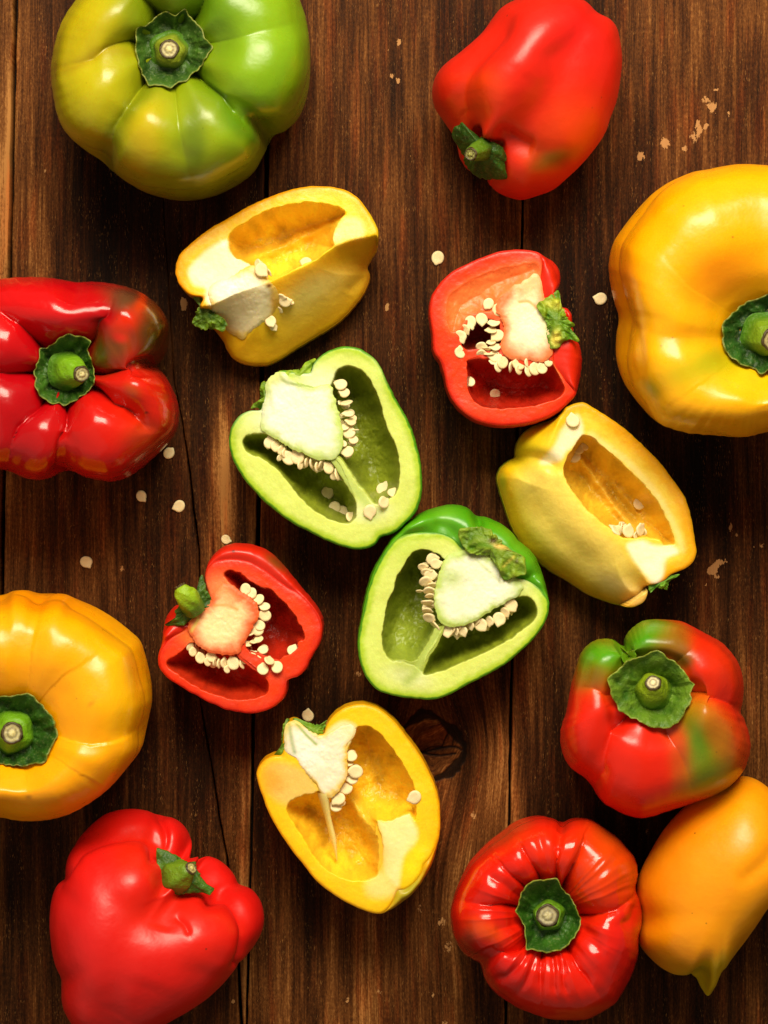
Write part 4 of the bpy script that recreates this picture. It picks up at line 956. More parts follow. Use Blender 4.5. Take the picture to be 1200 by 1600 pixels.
# ------------------------------------------------------------------ cut halves
HALF = 'cut bell pepper halves on the boards'
def half(root, outline, c, face, cavs, cols, seed, rim=None, ridges=(), paints=(), skin=(90, 150, 20), skinpaints=(), lip=2.0, nth=420, ntop=150, zfun=None, wav=1.2, skinmat=M_SKIN, zref=None, bandw=(4, 16), creases=()):
    """Body of a halved pepper: cut rim, hollow chambers and the skin curving down to the board.
    face: z of the cut plane (mm) = face[0] + face[1]*(x-cx) + face[2]*(y-cy)
    cavs: polygon, depth mm, wall px, colour
    cols: rim skin colour, outer flesh colour, inner flesh colour"""
    zref = zref or face[0]
    th = np.linspace(0, 2 * np.pi, nth, endpoint=False)
    Ro = polar_R(smooth_closed(outline, 220), c, th)
    Ro = (np.roll(Ro, 1) + 2 * Ro + np.roll(Ro, -1)) / 4
    Ro = Ro + 0.5 * vnoise(np.stack([np.cos(th) * 22, np.sin(th) * 22, 0 * th + seed], -1), seed)
    if rim is None: Rr = Ro - lip
    else:
        Rr = np.minimum(polar_R(smooth_closed(rim, 220), c, th), Ro - lip)
        for _ in range(2): Rr = (np.roll(Rr, 1) + 2 * Rr + np.roll(Rr, -1)) / 4
    s = np.linspace(0, 1, ntop)[:, None]
    X = c[0] + s * Rr * np.cos(th); Y = c[1] + s * Rr * np.sin(th)
    fz = zfun if zfun else (lambda X, Y: face[0] + face[1] * (X - c[0]) + face[2] * (Y - c[1]))
    Z = fz(X, Y)
    P3 = np.stack([X / 40, Y / 40, 0 * X + seed], -1)
    Z = Z + 0.40 * fbm(P3 * 0.8, seed, 2) + 0.05 * fbm(P3 * 7, seed + 5, 2)
    edge = Rr[None, :] * (1 - s)
    Z = Z - 0.6 * np.exp(-edge / 2.0)
    nz = wav * fbm(np.stack([X / 9, Y / 9, 0 * X + seed], -1), seed + 7, 2)
    C = np.zeros(X.shape + (3,)); oc, fc, ic = [lin(q) for q in cols]
    t1 = sstep(bandw[0] * .3, bandw[0], edge + nz * .8)[..., None]; t2 = sstep(bandw[0], bandw[1], edge + nz * 2)[..., None]
    C = oc + (fc - oc) * t1; C = C + (ic - C) * t2
    if paints: C = paint(C, X, Y, paints, np.stack([X * S, Y * S, 0 * X], -1), 4, seed)
    drop = np.zeros(X.shape); inn = np.zeros(X.shape)
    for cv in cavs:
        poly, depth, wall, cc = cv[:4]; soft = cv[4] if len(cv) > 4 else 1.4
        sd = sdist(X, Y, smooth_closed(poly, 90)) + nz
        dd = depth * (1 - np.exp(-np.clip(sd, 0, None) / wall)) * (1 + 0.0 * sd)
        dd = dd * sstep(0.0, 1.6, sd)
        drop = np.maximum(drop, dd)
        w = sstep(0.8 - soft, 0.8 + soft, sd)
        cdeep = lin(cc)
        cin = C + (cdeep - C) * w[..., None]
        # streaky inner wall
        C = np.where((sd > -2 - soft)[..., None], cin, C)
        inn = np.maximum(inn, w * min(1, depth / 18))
    st = fbm(np.stack([X / 22, Y / 22, 0 * X + seed * 2], -1), seed + 12, 4)
    Z = Z - drop + inn * (0.9 * st + 0.35 * fbm(np.stack([X / 7, Y / 7, 0 * X], -1), seed + 14, 2))
    C = C * (1 + 0.30 * (st * inn))[..., None]
    for (pts, wd, hgt, cc, sw) in ridges:
        d, t = seg_dist(X, Y, smooth_open(pts)); g = np.exp(-(np.maximum(d + nz * .5, 0) / wd) ** 2)
        top = fz(X, Y)
        Z = Z + np.minimum(g * hgt, np.maximum(top - 0.4 - Z, 0))
        C = C + (lin(cc) - C) * (g * sw)[..., None]
    for cr_ in creases:
        Z = Z - crease_disp(X, Y, [cr_]) * .25
    Z = np.maximum(Z, 2.5)
    C = np.clip(C, 0.0, 0.95)
    P = W(X, Y, Z, zref); loc = np.array(root.location)
    P[0] = P[0].mean(0)
    link('flesh', mesh_np('flesh', P.reshape(-1, 3) - loc, grid_faces(ntop, nth, 0, True, True), None, True, C.reshape(-1, 3)), M_FLESH, root)
    bvh = BVHTree.FromPolygons([tuple(v) for v in P.reshape(-1, 3)], [tuple(f) for f in grid_faces(ntop, nth, 0, True, True)])
    # skin
    zr_ = Z[-1]; q = 46; rows = []; zrows = []
    for t in np.linspace(0, 1, q):
        if t < 0.45:
            a = t / 0.45 * math.pi / 2
            R = Rr + (Ro - Rr) * math.sin(a) ** 0.8 if a > 0 else Rr
            ze = zr_ * 0.60
            zz_ = ze + (zr_ - ze) * math.cos(a)
        else:
            a = (t - 0.45) / 0.55 * math.pi / 2
            R = Ro * (0.30 + 0.70 * math.cos(a) ** 0.7) if t < 1 else Ro * 0
            zz_ = zr_ * 0.60 * (1 - math.sin(a)) + 0.2
        rows.append(R * np.ones(nth)); zrows.append(zz_ * np.ones(nth))
    R_ = np.array(rows); Zs = np.array(zrows)
    Xs = c[0] + R_ * np.cos(th); Ys = c[1] + R_ * np.sin(th)
    # lobed bulges on the skin where it shows
    if rim is not None:
        g = sstep(4, 20, (Ro - Rr))[None, :]
        tq = np.linspace(0, 1, q)[:, None]
        Zs = Zs + g * 3.0 * np.sin(np.clip(tq / 0.45, 0, 1) * np.pi) * (1 + .6 * vnoise(np.stack([np.cos(th) * 3, np.sin(th) * 3, th * 0 + seed], -1), seed + 1))[None, :]
        Zs = Zs - g * crease_disp(Xs, Ys, list(skinpaints_creases.get(seed, []))) * .25
    Ps = W(Xs, Ys, Zs, zref); Ps[..., 2] = np.maximum(Ps[..., 2], 0.0002); Ps[-1] = Ps[-1].mean(0)
    Cs = np.broadcast_to(lin(skin), Xs.shape + (3,)).copy()
    Cs = paint(Cs, Xs, Ys, skinpaints, Ps, 6, seed)
    link('skin', mesh_np('skin', Ps.reshape(-1, 3) - loc, grid_faces(q, nth, 0, True, True), None, True, Cs.reshape(-1, 3)), skinmat, root)
    return bvh, zref, fz
skinpaints_creases = {}

def core(root, poly, c, fz, zref, cols, seed, depth=16, lift=0.9, paints=(), edgew=(0.70, 1.0), rough=1.6, under=0.82, top=None):
    """the white pith carrying the seeds: flat cut top, knobbly flanks"""
    nth = 200; n1 = 46; n2 = 16
    th = np.linspace(0, 2 * np.pi, nth, endpoint=False)
    R = polar_R(smooth_closed(poly, 140), c, th)
    R = R + rough * 0.7 * vnoise(np.stack([np.cos(th) * 17, np.sin(th) * 17, 0 * th + seed], -1), seed + 2) + rough * fbm(np.stack([np.cos(th) * 7, np.sin(th) * 7, 0 * th + seed], -1), seed, 3)
    s = np.linspace(0, 1, n1)[:, None]
    X = c[0] + s * R * np.cos(th); Y = c[1] + s * R * np.sin(th)
    Z = (top or fz)(X, Y) + lift + 0.15 * fbm(np.stack([X / 12, Y / 12, 0 * X + seed], -1), seed + 3, 3) + 0.07 * fbm(np.stack([X / 4, Y / 4, 0 * X + seed], -1), seed + 4, 2) - 0.45 * sstep(0.9, 1.0, s)
    wn = 0.09 * fbm(np.stack([X / 12, Y / 12, 0 * X], -1), seed + 6, 3)
    w = sstep(edgew[0], edgew[1], s + wn)[..., None]
    C = lin(cols[0]) + (lin(cols[1]) - lin(cols[0])) * w
    if paints: C = paint(C, X, Y, paints, np.stack([X * S, Y * S, 0 * X], -1), 3, seed)
    s2 = np.linspace(0, 1, n2)[1:, None]
    R2 = R * (1 - (1 - under) * s2 ** 1.5) + 1.5 * np.sin(np.pi * s2) + 1.0 * vnoise(np.stack([np.cos(th) * 12 + 0 * s2, np.sin(th) * 12 + 0 * s2, s2 * 6 + 0 * th], -1), seed + 8)
    X2 = c[0] + R2 * np.cos(th); Y2 = c[1] + R2 * np.sin(th)
    Z2 = Z[-1][None, :] - depth * s2
    C2 = np.broadcast_to(lin(cols[1]), X2.shape + (3,))
    Xa = np.vstack([X, X2]); Ya = np.vstack([Y, Y2]); Za = np.maximum(np.vstack([Z, Z2]), 1.0)
    P = W(Xa, Ya, Za, zref); P[0] = P[0].mean(0)
    return link('core', mesh_np('core', P.reshape(-1, 3) - np.array(root.location), grid_faces(n1 + n2 - 1, nth, 0, True, True), None, True, np.concatenate([C, C2]).reshape(-1, 3)), M_CORE, root)

def seeds_at(lst, fz, zref, coreo, root, r=8.6, dz=1.6, dup=2):
    """lst: px py yaw(deg) tilt(deg) [scale] of the seeds still attached to the core"""
    for it in lst:
        px, py, yaw, tilt = it[:4]; sc = it[4] if len(it) > 4 else 1.0
        dd = it[5] if len(it) > 5 else 0
        zz = float(fz(np.array(px), np.array(py))) - dz - dd
        a = math.radians(-yaw)
        put_seed(px, py, zz, zref, r * 0.90 * sc * rng.uniform(.9, 1.06), a + rng.uniform(-.3, .3), math.radians(tilt + rng.uniform(-10, 14)), a, coreo, root)
        for q in range(dup):
            if sc < 0.85: break
            b = a + rng.uniform(-.9, .9); ox = rng.uniform(-6, 6); oy = rng.uniform(-6, 6)
            put_seed(px + math.cos(a) * 3 + ox, py - math.sin(a) * 3 + oy, zz - 2.0 - 2.4 * q - rng.uniform(0, 1), zref, r * 0.85 * rng.uniform(.85, 1.05), b, math.radians(rng.uniform(15, 70) * rng.choice((-1, 1))), a + rng.uniform(-.8, .8), coreo, root)

def seed_row(pts, n, out, r0=0.0, jit=2.0, tilt=(10, 60), second=True, seedn=1):
    """seeds strung along the edge of a core; out = +1/-1 chooses the outward side"""
    R = random.Random(seedn); P = smooth_open(pts, 10); L = np.concatenate([[0], np.cumsum(np.hypot(*(P[1:] - P[:-1]).T))]); res = []
    for layer in ((0, 1) if second else (0,)):
        m = n if layer == 0 else int(n * .7)
        for i in range(m):
            t = (i + (0.5 if layer == 0 else 0.9)) / (m + (0 if layer == 0 else .5)) * L[-1]
            x = np.interp(t, L, P[:, 0]); y = np.interp(t, L, P[:, 1])
            x2 = np.interp(t + 2, L, P[:, 0]); y2 = np.interp(t + 2, L, P[:, 1]); x1 = np.interp(t - 2, L, P[:, 0]); y1 = np.interp(t - 2, L, P[:, 1])
            nx, ny = (y2 - y1) * out, -(x2 - x1) * out; q = math.hypot(nx, ny) or 1; nx /= q; ny /= q
            off = r0 + R.uniform(-jit, jit) + (4 if layer == 0 else 2)
            yaw = math.degrees(math.atan2(-ny, -nx)) + R.uniform(-25, 25)
            tl = R.uniform(*tilt) * R.choice((-1, 1))
            res.append((x + nx * off, y + ny * off, yaw, tl, R.uniform(.88, 1.12), (0 if layer == 0 else 4.0) + R.uniform(0, 1.4)))
    return res

def loose(bvh, zref, lst, lab, group):
    for i, (px, py, r, yaw, tilt, lb) in enumerate(lst):
        p = W(px, py, 0, zref); zz = cast(bvh, float(p[0]), float(p[1]))
        if zz is None: zz = 5
        o = put_seed(px, py, zz + 0.5 + 1.5 * abs(math.sin(math.radians(tilt))), zref, r, math.radians(yaw), math.radians(tilt), math.radians(yaw + 90), name='pepper_seed')
        o['label'] = lb; o['category'] = 'seed'; o['group'] = group

# ---------------- C: green half in the middle
z = T(340, 520, 3.53)
root = thing('pepper_half', 'upper green bell pepper half, its inner rib joined to a wide white core', 'pepper half', (*W(510, 700, 0)[:2], 0), HALF)
ol = z([(58, 600), (62, 550), (78, 505), (110, 460), (145, 436), (180, 424), (235, 420), (252, 330), (290, 250), (345, 205), (430, 212), (508, 216), (525, 170), (560, 128), (620, 92), (670, 76), (715, 72), (770, 80), (820, 102), (870, 142), (905, 190), (925, 240), (960, 310), (985, 362), (1040, 455), (1080, 545), (1110, 650), (1126, 740), (1132, 830), (1128, 890), (1110, 960), (1085, 1005), (1050, 1042), (1000, 1090), (950, 1115), (900, 1132), (870, 1172), (820, 1192), (765, 1199), (700, 1185), (625, 1160), (550, 1125), (485, 1092), (420, 1060), (350, 1012), (290, 965), (240, 920), (190, 865), (145, 815), (105, 750), (80, 700), (65, 655)])
cavR = z([(640, 240), (660, 205), (700, 183), (745, 180), (800, 208), (845, 262), (870, 310), (900, 380), (922, 470), (945, 540), (975, 590), (1000, 680), (1008, 770), (1000, 850), (975, 900), (930, 925), (870, 950), (830, 910), (780, 850), (730, 775), (680, 700), (600, 640), (600, 420), (620, 300)])
cavL = z([(133, 600), (150, 570), (190, 556), (250, 552), (300, 560), (420, 580), (560, 600), (650, 690), (700, 770), (740, 860), (768, 940), (765, 1010), (735, 1050), (690, 1055), (630, 1035), (560, 1000), (490, 950), (430, 880), (380, 820), (310, 740), (225, 690), (165, 665), (140, 635)])
GC = ((70, 140, 16), (168, 200, 44), (206, 222, 112))
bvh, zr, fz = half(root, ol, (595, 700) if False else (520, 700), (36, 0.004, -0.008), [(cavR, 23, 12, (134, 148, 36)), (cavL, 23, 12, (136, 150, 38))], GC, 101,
    ridges=[(z([(640, 690), (700, 780), (760, 860), (830, 950), (850, 1010)]), 8.5, 19, (180, 202, 110), .9)],
    paints=[('b', 575, 800, 34, 18, 0, (222, 230, 170), .9), ('b', 430, 650, 50, 30, 0, (226, 236, 190), .9), ('b', 500, 600, 40, 30, 0, (226, 236, 190), .9), ('b', 590, 580, 16, 40, 0, (200, 220, 120), .5)], skin=(76, 150, 14), wav=1.0)
co_ = core(root, z([(238, 520), (245, 440), (262, 330), (275, 262), (345, 215), (400, 245), (470, 285), (530, 296), (620, 290), (645, 360), (665, 440), (690, 520), (695, 590), (680, 650), (650, 690), (600, 702), (545, 700), (480, 670), (410, 640), (360, 610), (310, 575), (270, 560)]), (465, 645), fz, zr, ((234, 238, 214), (186, 212, 112)), 103, edgew=(.68, 1.02),
    paints=[('l', z([(340, 215), (380, 265), (460, 280), (530, 292)]), 3, (126, 150, 50), .8), ('l', z([(275, 262), (300, 340), (315, 440)]), 4, (150, 176, 80), .7), ('b', 430, 590, 16, 14, 40, (206, 216, 140), .8), ('b', 440, 640, 40, 30, 0, (240, 242, 228), .7)])
sd_ = []
for (x, y, yw, tl, sc) in ((680, 285, 180, 20, 1.25), (700, 330, 190, 10, 1.1), (712, 385, 170, 60, 1.2), (722, 445, 180, 55, 1.15), (735, 490, 200, 50, 1.1), (725, 550, 160, 10, 1.3), (750, 590, 200, 35, 1.0), (700, 520, 180, 40, 1.0), (718, 655, 160, 15, 1.25), (690, 610, 200, 30, .9), (765, 535, 180, 70, .6),
                        (285, 605, -60, 10, 1.25), (320, 625, -100, 30, 1.1), (352, 650, -80, 40, 1.0), (392, 690, -110, 10, 1.3), (440, 685, -90, 5, 1.35), (490, 715, -80, 70, 1.1), (515, 720, -95, 75, 1.1), (548, 740, -85, 65, 1.15), (570, 725, -60, 60, 1.0), (612, 745, -100, 10, 1.25), (660, 785, -100, 70, 1.1), (455, 730, -90, 40, .8), (340, 690, -60, 30, .7), (370, 665, -90, 50, 1.0)):
    px, py = z([(x, y)])[0]; sd_.append((px, py, yw, tl, sc, 0.0))
seeds_at(sd_, fz, zr, co_, root, r=8.8)
lf = lambda h: (lambda X, Y, s: h + 2.5 * (1 - s ** 2))
leaf('calyx', z([(180, 418), (200, 385), (240, 375), (232, 330), (238, 275), (255, 262), (275, 285), (290, 340), (305, 400), (300, 425), (262, 432), (245, 420), (215, 412)]), z([(262, 350)])[0], lf(34), zr, root, seed=31, base=(110, 156, 40), deep=(54, 100, 20), rim=(150, 176, 60), crinkle=1.2)
leaf('calyx', z([(335, 208), (400, 205), (455, 200), (480, 165), (535, 135), (542, 150), (520, 190), (508, 222), (522, 262), (500, 290), (420, 272), (370, 250)]), z([(450, 232)])[0], lf(34), zr, root, seed=32, base=(140, 184, 62), deep=(84, 136, 30), rim=(110, 150, 40), crinkle=1.2)
loose(bvh, zr, [(*z([(600, 880)])[0], 10.5, 60, 10, 'seed lying alone in the left hollow of the upper green half, nearest its core'), (*z([(640, 965)])[0], 10, 200, 10, 'left seed of the touching pair in the left hollow of the upper green half'), (*z([(685, 990)])[0], 10, 120, 8, 'right seed of the touching pair in the left hollow of the upper green half'), (*z([(735, 1018)])[0], 10, 40, 50, 'seed on edge just left of the rib foot in the upper green half'),
    (*z([(912, 860)])[0], 10.5, 50, 10, 'upper left seed of the trio in the right hollow of the upper green half'), (*z([(972, 885)])[0], 10.5, 75, 50, 'upper right seed of the trio in the right hollow of the upper green half'), (*z([(915, 935)])[0], 10, 10, 45, 'lowest seed of the trio in the right hollow of the upper green half'), (*z([(840, 985)])[0], 10.5, 260, 10, 'pale seed stuck on the rib foot of the upper green half')], '', 'loose seeds inside the halves')

# ---------------- D: green half below it
z = T(540, 770, 3.53)
root = thing('pepper_half', 'lower green bell pepper half, shiny skin lobes behind a withered brown-edged calyx', 'pepper half', (*W(710, 950, 0)[:2], 0), HALF)
ol = z([(63, 850), (66, 780), (80, 700), (100, 590), (120, 510), (145, 435), (180, 370), (215, 310), (250, 255), (300, 200), (350, 158), (400, 122), (440, 100), (520, 74), (580, 65), (640, 66), (690, 90), (725, 124), (770, 130), (820, 148), (880, 180), (920, 212), (955, 255), (1000, 295), (1045, 335), (1075, 390), (1098, 450), (1120, 540), (1128, 600), (1122, 670), (1090, 742), (1030, 820), (960, 885), (880, 952), (780, 1010), (680, 1060), (600, 1105), (530, 1135), (470, 1146), (380, 1140), (300, 1130), (230, 1112), (170, 1090), (120, 1035), (90, 980), (72, 920)])
rim = z([(70, 850), (74, 780), (90, 700), (110, 600), (135, 510), (165, 430), (210, 340), (262, 275), (320, 235), (400, 218), (480, 216), (540, 225), (600, 255), (640, 300), (700, 330), (800, 330), (870, 400), (920, 465), (985, 478), (1040, 505), (1090, 550), (1122, 605), (1116, 670), (1086, 738), (1026, 815), (956, 880), (876, 946), (776, 1004), (676, 1054), (596, 1099), (530, 1129), (470, 1140), (380, 1134), (300, 1124), (230, 1106), (175, 1086), (126, 1032), (96, 978), (78, 920)])
cavL = z([(350, 350), (375, 325), (430, 310), (490, 325), (560, 380), (560, 500), (560, 640), (540, 740), (490, 830), (440, 910), (425, 990), (380, 960), (320, 938), (240, 920), (205, 860), (198, 780), (215, 680), (228, 600), (262, 535), (275, 480), (305, 420)])
cavR = z([(540, 740), (600, 700), (700, 680), (800, 620), (900, 585), (990, 568), (1035, 592), (1056, 640), (1052, 690), (1000, 745), (900, 815), (780, 880), (680, 925), (600, 960), (520, 990), (430, 1005), (428, 950), (450, 890), (490, 830)])
skinpaints_creases[111] = [(z([(725, 110), (740, 150), (745, 200)]), 8, 30, .6), (z([(620, 240), (560, 190), (470, 170)]), 10, 6, .3), (z([(990, 480), (1050, 450), (1100, 460)]), 10, 10, .3)]
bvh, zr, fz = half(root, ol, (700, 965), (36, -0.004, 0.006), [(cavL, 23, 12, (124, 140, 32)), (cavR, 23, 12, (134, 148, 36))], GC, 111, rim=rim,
    ridges=[(z([(505, 760), (470, 840), (420, 920), (380, 1000), (340, 1040)]), 8.5, 20, (176, 198, 100), .9), (z([(330, 800), (310, 870), (330, 930)]), 22, 7, (150, 170, 60), .6)],
    paints=[('b', 640, 1055, 36, 16, 10, (220, 230, 168), .9), ('b', 720, 880, 40, 20, 0, (216, 226, 160), .8), ('b', 810, 910, 30, 14, 20, (214, 226, 150), .8), ('b', 640, 860, 26, 30, 0, (176, 206, 60), .5)], skin=(84, 160, 16), skinpaints=[('b', 740, 800, 60, 40, 0, (66, 146, 12), .6), ('b', 700, 800, 20, 14, 0, (110, 180, 40), .5), ('b', 850, 870, 30, 60, 0, (56, 130, 12), .6)])
co_ = core(root, z([(535, 400), (560, 345), (620, 325), (680, 305), (760, 330), (850, 380), (915, 450), (975, 510), (960, 565), (900, 592), (860, 622), (800, 652), (740, 690), (680, 722), (600, 738), (540, 728), (505, 690), (495, 620), (492, 540), (505, 470)]), (744, 915), fz, zr, ((228, 234, 206), (180, 206, 104)), 113,
    paints=[('b', 705, 905, 20, 16, 0, (176, 200, 110), .7), ('l', z([(700, 360), (800, 440), (880, 500)]), 2.5, (190, 206, 140), .6), ('l', z([(850, 400), (865, 440), (855, 490)]), 2.0, (140, 150, 70), .8), ('l', z([(650, 345), (740, 350), (800, 320)]), 3, (130, 150, 60), .8), ('b', 770, 920, 30, 20, 0, (238, 240, 222), .6)])
sd_ = []
for (x, y, yw, tl, sc) in ((478, 365, 0, 10, 1.3), (498, 392, -10, 10, 1.2), (445, 440, 10, 40, 1.1), (468, 455, 0, 15, 1.3), (440, 490, 0, 25, 1.2), (425, 410, 0, 40, .9), (460, 540, 0, 55, 1.15), (465, 570, 0, 60, 1.1), (450, 606, 0, 72, 1.2), (450, 650, 10, 50, 1.15), (460, 690, 20, 45, 1.2), (500, 740, 60, 60, 1.1), (405, 543, 0, 70, .6), (478, 510, 0, 50, .9),
                        (560, 762, 90, 8, 1.3), (612, 762, 90, 60, 1.0), (645, 762, 70, 40, 1.15), (690, 728, 80, 40, 1.1), (745, 728, 60, 15, 1.3), (795, 708, 80, 40, 1.1), (848, 697, 90, 5, 1.3), (880, 660, 60, 45, 1.0), (912, 620, 70, 12, 1.3), (590, 745, 90, 60, .9), (720, 700, 90, 40, .9), (620, 735, 90, 40, .9)):
    px, py = z([(x, y)])[0]; sd_.append((px, py, yw, tl, sc, 0.0))
seeds_at(sd_, fz, zr, co_, root, r=8.8)
leaf('calyx', z([(620, 235), (632, 195), (680, 190), (740, 188), (800, 198), (815, 225), (850, 255), (880, 290), (930, 325), (985, 350), (992, 400), (996, 455), (960, 452), (925, 462), (870, 490), (840, 420), (790, 345), (735, 350), (690, 335), (655, 318), (640, 280)]), z([(800, 290)])[0], lambda X, Y, s: 37.5 + 2.5 * (1 - s ** 2), zr, root, seed=34, base=(122, 164, 56), deep=(70, 118, 28), rim=(96, 120, 36), crinkle=1.6, rough_edge=2.2,
     paints=[('b', 769, 843, 8, 5, 0, (60, 36, 20), .9), ('b', 781, 853, 14, 4, 15, (206, 190, 140), .8), ('b', 808, 876, 4, 4, 0, (50, 40, 20), .8), ('l', z([(680, 300), (740, 280), (800, 290)]), 3, (80, 140, 20), .7), ('l', z([(870, 400), (930, 350)]), 2, (180, 190, 110), .8)])

# ---------------- F: red half, lower left
z = T(230, 830, 4.138)
root = thing('pepper_half', 'lower left red bell pepper half with a stubby green stem on its left', 'pepper half', (*W(376, 985, 0)[:2], 0), HALF)
ol = z([(62, 840), (68, 780), (85, 720), (88, 660), (100, 590), (125, 530), (165, 490), (205, 478), (300, 440), (390, 400), (372, 330), (370, 260), (390, 195), (425, 145), (470, 108), (520, 86), (570, 80), (640, 84), (710, 98), (770, 125), (835, 178), (880, 228), (925, 285), (975, 345), (1030, 410), (1080, 470), (1115, 525), (1135, 580), (1139, 640), (1128, 700), (1105, 755), (1075, 800), (1050, 850), (1030, 895), (985, 940), (940, 955), (908, 972), (905, 1030), (885, 1085), (850, 1120), (790, 1158), (720, 1178), (650, 1184), (570, 1172), (500, 1158), (440, 1130), (380, 1105), (320, 1070), (260, 1040), (200, 1000), (140, 965), (100, 925), (72, 885)])
rim = z([(68, 840), (76, 790), (100, 745), (150, 690), (240, 640), (300, 560), (380, 460), (400, 420), (376, 330), (380, 260), (420, 205), (480, 185), (560, 180), (650, 195), (720, 228), (780, 265), (850, 320), (920, 370), (980, 400), (1050, 470), (1100, 540), (1124, 600), (1130, 650), (1120, 700), (1098, 750), (1070, 795), (1045, 842), (1022, 888), (980, 932), (938, 948), (900, 968), (896, 1026), (878, 1078), (845, 1112), (788, 1150), (720, 1170), (650, 1176), (570, 1164), (500, 1150), (440, 1122), (380, 1097), (320, 1062), (260, 1032), (200, 992), (145, 958), (106, 920), (78, 882)])
cavR = z([(500, 290), (515, 258), (545, 250), (600, 268), (660, 310), (740, 355), (800, 372), (850, 420), (915, 490), (950, 540), (990, 600), (1015, 650), (1018, 700), (980, 720), (975, 760), (930, 800), (890, 815), (850, 835), (790, 815), (720, 790), (640, 760), (620, 600), (580, 420)])
cavL = z([(115, 845), (150, 820), (210, 780), (280, 720), (400, 740), (560, 780), (680, 860), (740, 910), (780, 965), (785, 1020), (760, 1062), (690, 1085), (600, 1095), (520, 1088), (440, 1062), (360, 1030), (280, 990), (200, 935), (140, 890)])
skinpaints_creases[121] = [(z([(205, 478), (230, 560), (240, 620)]), 14, 10, .3)]
RC = ((202, 30, 8), (220, 44, 8), (226, 60, 14))
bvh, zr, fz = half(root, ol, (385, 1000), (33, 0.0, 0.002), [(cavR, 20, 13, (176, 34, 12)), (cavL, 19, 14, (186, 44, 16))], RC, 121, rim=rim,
    ridges=[(z([(620, 800), (700, 860), (770, 900), (860, 930), (900, 940)]), 8, 17, (214, 60, 24), .9)],
    paints=[('b', 350, 925, 30, 22, 30, (236, 150, 90), .8), ('b', 300, 1000, 24, 14, 30, (226, 120, 50), .7), ('b', 372, 1095, 40, 8, 0, (214, 60, 30), .5)], skin=(208, 34, 10), skinpaints=[('b', 430, 880, 20, 8, 35, (120, 70, 20), .8), ('b', 364, 863, 3, 2, 0, (20, 8, 5), .9), ('b', 260, 960, 20, 30, 0, (200, 30, 10), .6)], skinmat=M_SKIN_SATIN, wav=1.4)
co_ = core(root, z([(300, 690), (260, 640), (270, 590), (310, 540), (380, 480), (420, 440), (440, 400), (500, 335), (545, 345), (580, 380), (640, 410), (690, 450), (722, 520), (715, 570), (690, 610), (650, 680), (615, 740), (600, 785), (540, 800), (460, 795), (390, 780), (330, 745)]), (348, 970), fz, zr, ((236, 216, 160), (226, 96, 46)), 123, edgew=(.45, .95),
    paints=[('b', 335, 985, 26, 20, -40, (240, 226, 170), .8), ('b', 300, 955, 18, 12, -30, (150, 160, 60), .8), ('l', z([(440, 480), (520, 480), (590, 505)]), 2.5, (222, 140, 50), .7), ('b', 352, 930, 26, 12, 40, (238, 170, 110), .7), ('l', z([(290, 640), (330, 560), (300, 500)]), 3, (206, 190, 90), .8)])
sd_ = []
for (x, y, yw, tl, sc) in ((635, 375, 110, 15, 1.15), (672, 402, 130, 20, 1.15), (720, 442, 150, 25, 1.2), (758, 488, 180, 50, 1.1), (760, 545, 180, 10, 1.3), (725, 610, 190, 20, 1.1), (712, 640, 180, 12, 1.3), (645, 730, 200, 50, .95), (615, 772, 210, 20, .95), (685, 790, 200, 70, 1.0), (730, 808, 210, 70, 1.0), (748, 768, 190, 20, 1.1), (690, 715, 180, 60, .8), (720, 700, 160, 50, .9),
                        (275, 748, -60, 40, .9), (293, 782, -90, 10, 1.0), (342, 822, -90, 5, 1.15), (412, 814, -90, 5, 1.2), (390, 845, -90, 40, .9), (432, 850, -80, 70, .9), (462, 860, -90, 60, 1.0), (497, 855, -90, 50, 1.2), (555, 855, -90, 8, 1.35), (515, 895, -90, 40, .8), (610, 865, -110, 72, 1.0), (640, 822, -80, 10, 1.2), (660, 660, 180, 50, 1.0)):
    px, py = z([(x, y)])[0]; sd_.append((px, py, yw, tl, sc, 0.0))
seeds_at(sd_, fz, zr, co_, root, r=8.4)
leaf('calyx', z([(330, 330), (345, 285), (362, 290), (372, 340), (392, 395), (410, 430), (430, 470), (380, 505), (330, 530), (300, 560), (262, 590), (240, 610), (180, 610), (125, 612), (120, 592), (165, 578), (190, 560), (182, 515), (205, 490), (225, 460), (270, 430), (320, 400)]), z([(300, 500)])[0], lf(33), zr, root, seed=36, base=(66, 110, 26), deep=(30, 70, 18), rim=(70, 110, 30), crinkle=1.4)
stem(root, [(*z([(305, 500)])[0], 34, 20), (*z([(275, 440)])[0], 38, 20), (*z([(245, 395)])[0], 40, 17), (*z([(222, 355)])[0], 40, 10)], zr, seed=9, green=(126, 178, 40), lowgreen=(70, 120, 30), cut=(110, 80, 60))
loose(bvh, zr, [(*z([(748, 890)])[0], 9.5, 80, 30, 'seed on the rib of the lower left red half, nearest the core'), (*z([(790, 835)])[0], 9, 60, 60, 'thin seed on edge between two others on the rib of the lower left red half'), (*z([(840, 878)])[0], 9.5, 110, 25, 'seed at the outer end of the rib of the lower left red half'), (*z([(942, 775)])[0], 9.5, 70, 30, 'seed alone on the right rim of the lower left red half')], '', 'loose seeds inside the halves')

